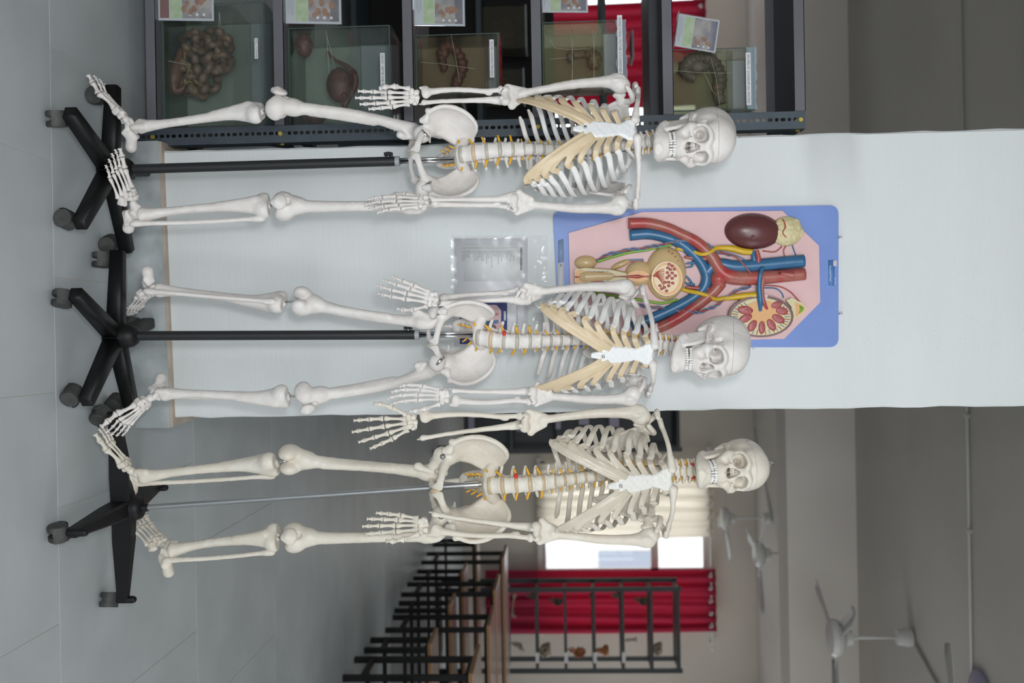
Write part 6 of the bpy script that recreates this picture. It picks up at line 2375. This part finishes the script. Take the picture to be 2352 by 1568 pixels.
YR = 10.5
zz = [px(v, 1450, YR).z for v in (1168, 1236, 1302, 1368, 1434, 1500, 1562)]
xa, xb = px(1400, 1353, YR).x, px(1400, 1540, YR).x
far_rack('dark open rack with bones in front of the crimson curtain', xa, xb, YR, .40, [.1] + zz)
items = [('skull', 1, .17, 1, m_old), ('hip', 2, .15, .9, m_ochre), ('sacrum', 3, .15, 1.1, m_ochre), ('sternum', 4, .3, .8, m_old), ('skull', 5, .18, .9, m_old), ('scapula', 0, .2, .8, m_old), ('femur', 0, .3, .6, m_old)]
what = {'skull': 'skull', 'hip': 'hip bone', 'sacrum': 'sacrum', 'sternum': 'breastbone', 'scapula': 'shoulder blade', 'femur': 'thigh bone'}
shelfname = ['lowest', 'second', 'third', 'fourth', 'fifth', 'sixth']
for k, sh, dx, s_, m_ in items:
    me = BONE[k]
    zmin = min(v.co.z for v in me.vertices); xm = sum(v.co.x for v in me.vertices) / len(me.vertices)
    M = T(xb - dx, YR + .16, zz[sh] - zmin * s_ + .001) @ S(s_) @ T(-xm, 0, 0)
    if k == 'femur':
        M = T(xb - .52, YR + .2, zz[sh] + .06) @ RY(90) @ S(s_)
    o = inst('loose_bone', me, M, None, m_)
    tag(o, 'loose %s on the %s shelf of the far rack' % (what[k], shelfname[sh]), 'bone', 'bones on the far rack')
for i, sh in enumerate((0, 1, 2, 3, 4)):
    me = BONE[('sacrum', 'hip', 'lumbar', 'sacrum', 'hip')[i]]
    zmax = max(v.co.z for v in me.vertices)
    o = inst('hanging_bone', me, T(xa + .10, YR + .12, zz[sh + 1] - .035 - zmax * .7) @ S(.7), None, m_dark_bone)
    tag(o, 'dark %s hanging by the left post in the %s bay of the far rack' % (('sacrum', 'hip bone', 'vertebra', 'sacrum', 'hip bone')[i], shelfname[sh]), 'bone', 'bones on the far rack')
for sh in range(5):
    p = MB().box((xb - .20, YR - .026, zz[sh] - .03), (xb - .09, YR - .021, zz[sh] + .006)).build('shelf_label', m_paper)
    tag(p, 'white label on the front of the %s shelf of the far rack' % shelfname[sh], 'label', 'labels of the far rack')

xa2, xb2 = .12, px(1300, 1030, YR).x
zz2 = [px(v, 1000, YR).z for v in (1076, 1180, 1285, 1345, 1415, 1556)]
far_rack('black cabinet rack standing between pillar and cream skeleton', xa2, xb2, YR - .2, .45, zz2, m_drack)
for i, (v0, v1, u) in enumerate(((1276, 1288, 985), (1329, 1353, 975), (1399, 1422, 980), (1186, 1200, 990), (1075, 1090, 990))):
    a, b_ = px(v0, u - 40, YR - .23), px(v1, u, YR - .23)
    o = MB().box((a.x, YR - .232, a.z), (b_.x, YR - .222, b_.z)).build('name_card', m_violet)
    tag(o, 'grey-white card on the black cabinet, %s from the top' % ('third', 'second', 'first', 'fourth', 'fifth')[i], 'card', 'cards on the black cabinet')

# racks seen through the specimen rack
YQ = 6.0
zq = [px(v, 100, YQ).z for v in (820, 960, 1106, 1250, 1392, 1500)]
m_qrack = mat('rear_rack_blue', (.055, .075, .090), .45)
_keep = m_drack
m_drack = m_qrack
far_rack('second steel rack standing behind the specimen rack', -3.05, -1.22, YQ, .42, zq)
m_drack = _keep
m_dark = mat('dark_cabinet', (.010, .010, .011), .5)
cab = thing('cabinet', (-2.2, 6.9, 0), 'black cabinet standing behind the rear rack', 'cabinet')
MB().box((-4.2, 6.7, 0), (-1.15, 7.1, 1.32)).build('body', m_dark, cab)
for k in range(4):
    MB().rbox((-4.15 + k * .76, 6.68, .08), (-4.15 + k * .76 + .72, 6.70, 1.26), .004).build('door', m_dark, cab)
m_murk = glass_mat('murky_glass', (.55, .55, .5), haze=.35, haze_col=(.16, .15, .12))
spec = [(1112, 1205, 15, 112, 'murky glass jar with a brown organ behind the pancreas jar', m_duo), (962, 1060, 150, 240, 'glass jar low on the rear rack behind the hand bones', m_gut), (1396, 1474, 72, 132, 'small clear jar against the crimson curtain', m_fat), (1112, 1200, 160, 230, 'glass jar with pale specimen on the rear rack', m_gut2)]
for i, (v0, v1, u0, u1, lb, mm) in enumerate(spec):
    sh = {1112: 2, 962: 1, 1396: 4}[v0]
    xa_, xb_ = px(v0, u0, YQ + .08).x, px(v0, u1, YQ + .08).x
    zt = px(v1, u0, YQ + .08).z
    z0 = zq[sh] + .001
    if i == 2: zt = z0 + .16
    r = thing('rear_jar', ((xa_ + xb_) / 2, YQ + .16, z0), lb, 'jar', 'jars on the rear rack')
    MB().rbox((xa_, YQ + .08, z0), (xb_, YQ + .26, zt), .008).build('glass_body', m_murk if i != 2 else m_glass_c, r)
    MB().rbox((xa_ - .004, YQ + .076, zt), (xb_ + .004, YQ + .264, zt + .012), .003).build('lid', m_cap, r)
    MB().ball(((xa_ + xb_) / 2, YQ + .17, (z0 + zt) / 2), ((xb_ - xa_) * .32, .05, (zt - z0) * .3), sub=3, jit=.12, seed=i).build('contents', mm, r, True)

# ------------------------------------------------------------------ ceiling fans, conduits and disc
m_fan = mat('fan_white', (.62, .62, .60), .35)
m_fanb = mat('fan_blade', (.42, .43, .42), .35)


def fan(label, x, y, rot):
    root = thing('ceiling_fan', (x, y, CEIL), label, 'fan', 'ceiling fans')
    zh = 3.33
    MB().lathe([(.015, CEIL - .13), (.055, CEIL - .12), (.068, CEIL - .04), (.062, CEIL - .012), (.020, CEIL - .010)], 20, M=T(x, y, 0)).build('canopy', m_fan, root, angle=40)
    MB().cyl((x, y, zh + .06), (x, y, CEIL), .0125, 10).build('down_rod', m_fan, root, True)
    MB().lathe([(.02, zh + .13), (.055, zh + .12), (.062, zh + .07), (.10, zh + .055), (.135, zh + .02), (.14, zh - .01), (.12, zh - .04), (.06, zh - .052), (.01, zh - .054)], 28, M=T(x, y, 0)).build('motor', m_fan, root, angle=40)
    for k in range(3):
        M = T(x, y, zh) @ RZ(rot + 120 * k)
        bl_ = MB()
        P = []
        for i in range(9):
            t = i / 8
            r = .17 + .43 * t
            w = .055 + .02 * t - (.03 if i == 8 else 0)
            P.append([(r, -w, .006 * math.sin(t * 3)), (r, 0, .008), (r, w, -.012)])
        bl_.grid(P)
        o = bl_.build('blade', m_fanb, root, True, M=M)
        md = o.modifiers.new('thick', 'SOLIDIFY'); md.thickness = .003
        MB().box((.10, -.022, -.006), (.22, .022, -.001)).build('blade_arm', m_fan, root, M=M)
    return root


fan('white ceiling fan shown whole on its rod, the largest in view', 2.24, 7.49, 118)
fan('small white ceiling fan farthest away, close to the beige curtain', 2.22, 12.35, 75)
fan('white ceiling fan half hidden by the far beam, second farthest', 2.22, 10.3, 100)
fan('ceiling fan of which only a blade tip shows at the picture edge', 2.21, 5.2, 168)
m_pipe = mat('conduit_white', (.60, .60, .58), .5)
cd = thing('conduit', (0, 6.42, CEIL), 'thin white conduit running straight across the ceiling', 'conduit')
MB().cyl((XL + .1, 6.42, CEIL - .012), (XR - .1, 6.42, CEIL - .012), .011, 8).build('pipe', m_pipe, cd, True)
for x in (-3.1, -1.2, .52, 1.25, 2.6):
    MB().box((x - .012, 6.40, CEIL - .026), (x + .012, 6.44, CEIL)).build('clip', m_pipe, cd)
cd = thing('conduit', (2.3, 7.0, CEIL), 'short slanting conduit from the nearest fan to the ceiling disc', 'conduit')
MB().cyl((2.27, 7.42, CEIL - .012), (2.62, 6.55, CEIL - .012), .011, 8).build('pipe', m_pipe, cd, True)
MB().box((2.41, 7.0, CEIL - .026), (2.44, 7.03, CEIL)).build('clip', m_pipe, cd)
o = MB().lathe([(.02, CEIL - .035), (.13, CEIL - .033), (.15, CEIL - .02), (.15, CEIL - .001), (.02, CEIL - .001)], 28, M=T(2.24, 6.30, 0)).build('ceiling_disc', m_violet, angle=40)
tag(o, 'round grey disc fixed to the ceiling by the conduit', 'ceiling disc')
for yy, lb in ((12.9, 'slanting conduit near the farthest fan'),):
    cd = thing('conduit', (1.9, yy, CEIL), lb, 'conduit')
    MB().cyl((2.2, 12.3, CEIL - .012), (1.2, 13.3, CEIL - .012), .011, 8).build('pipe', m_pipe, cd, True)
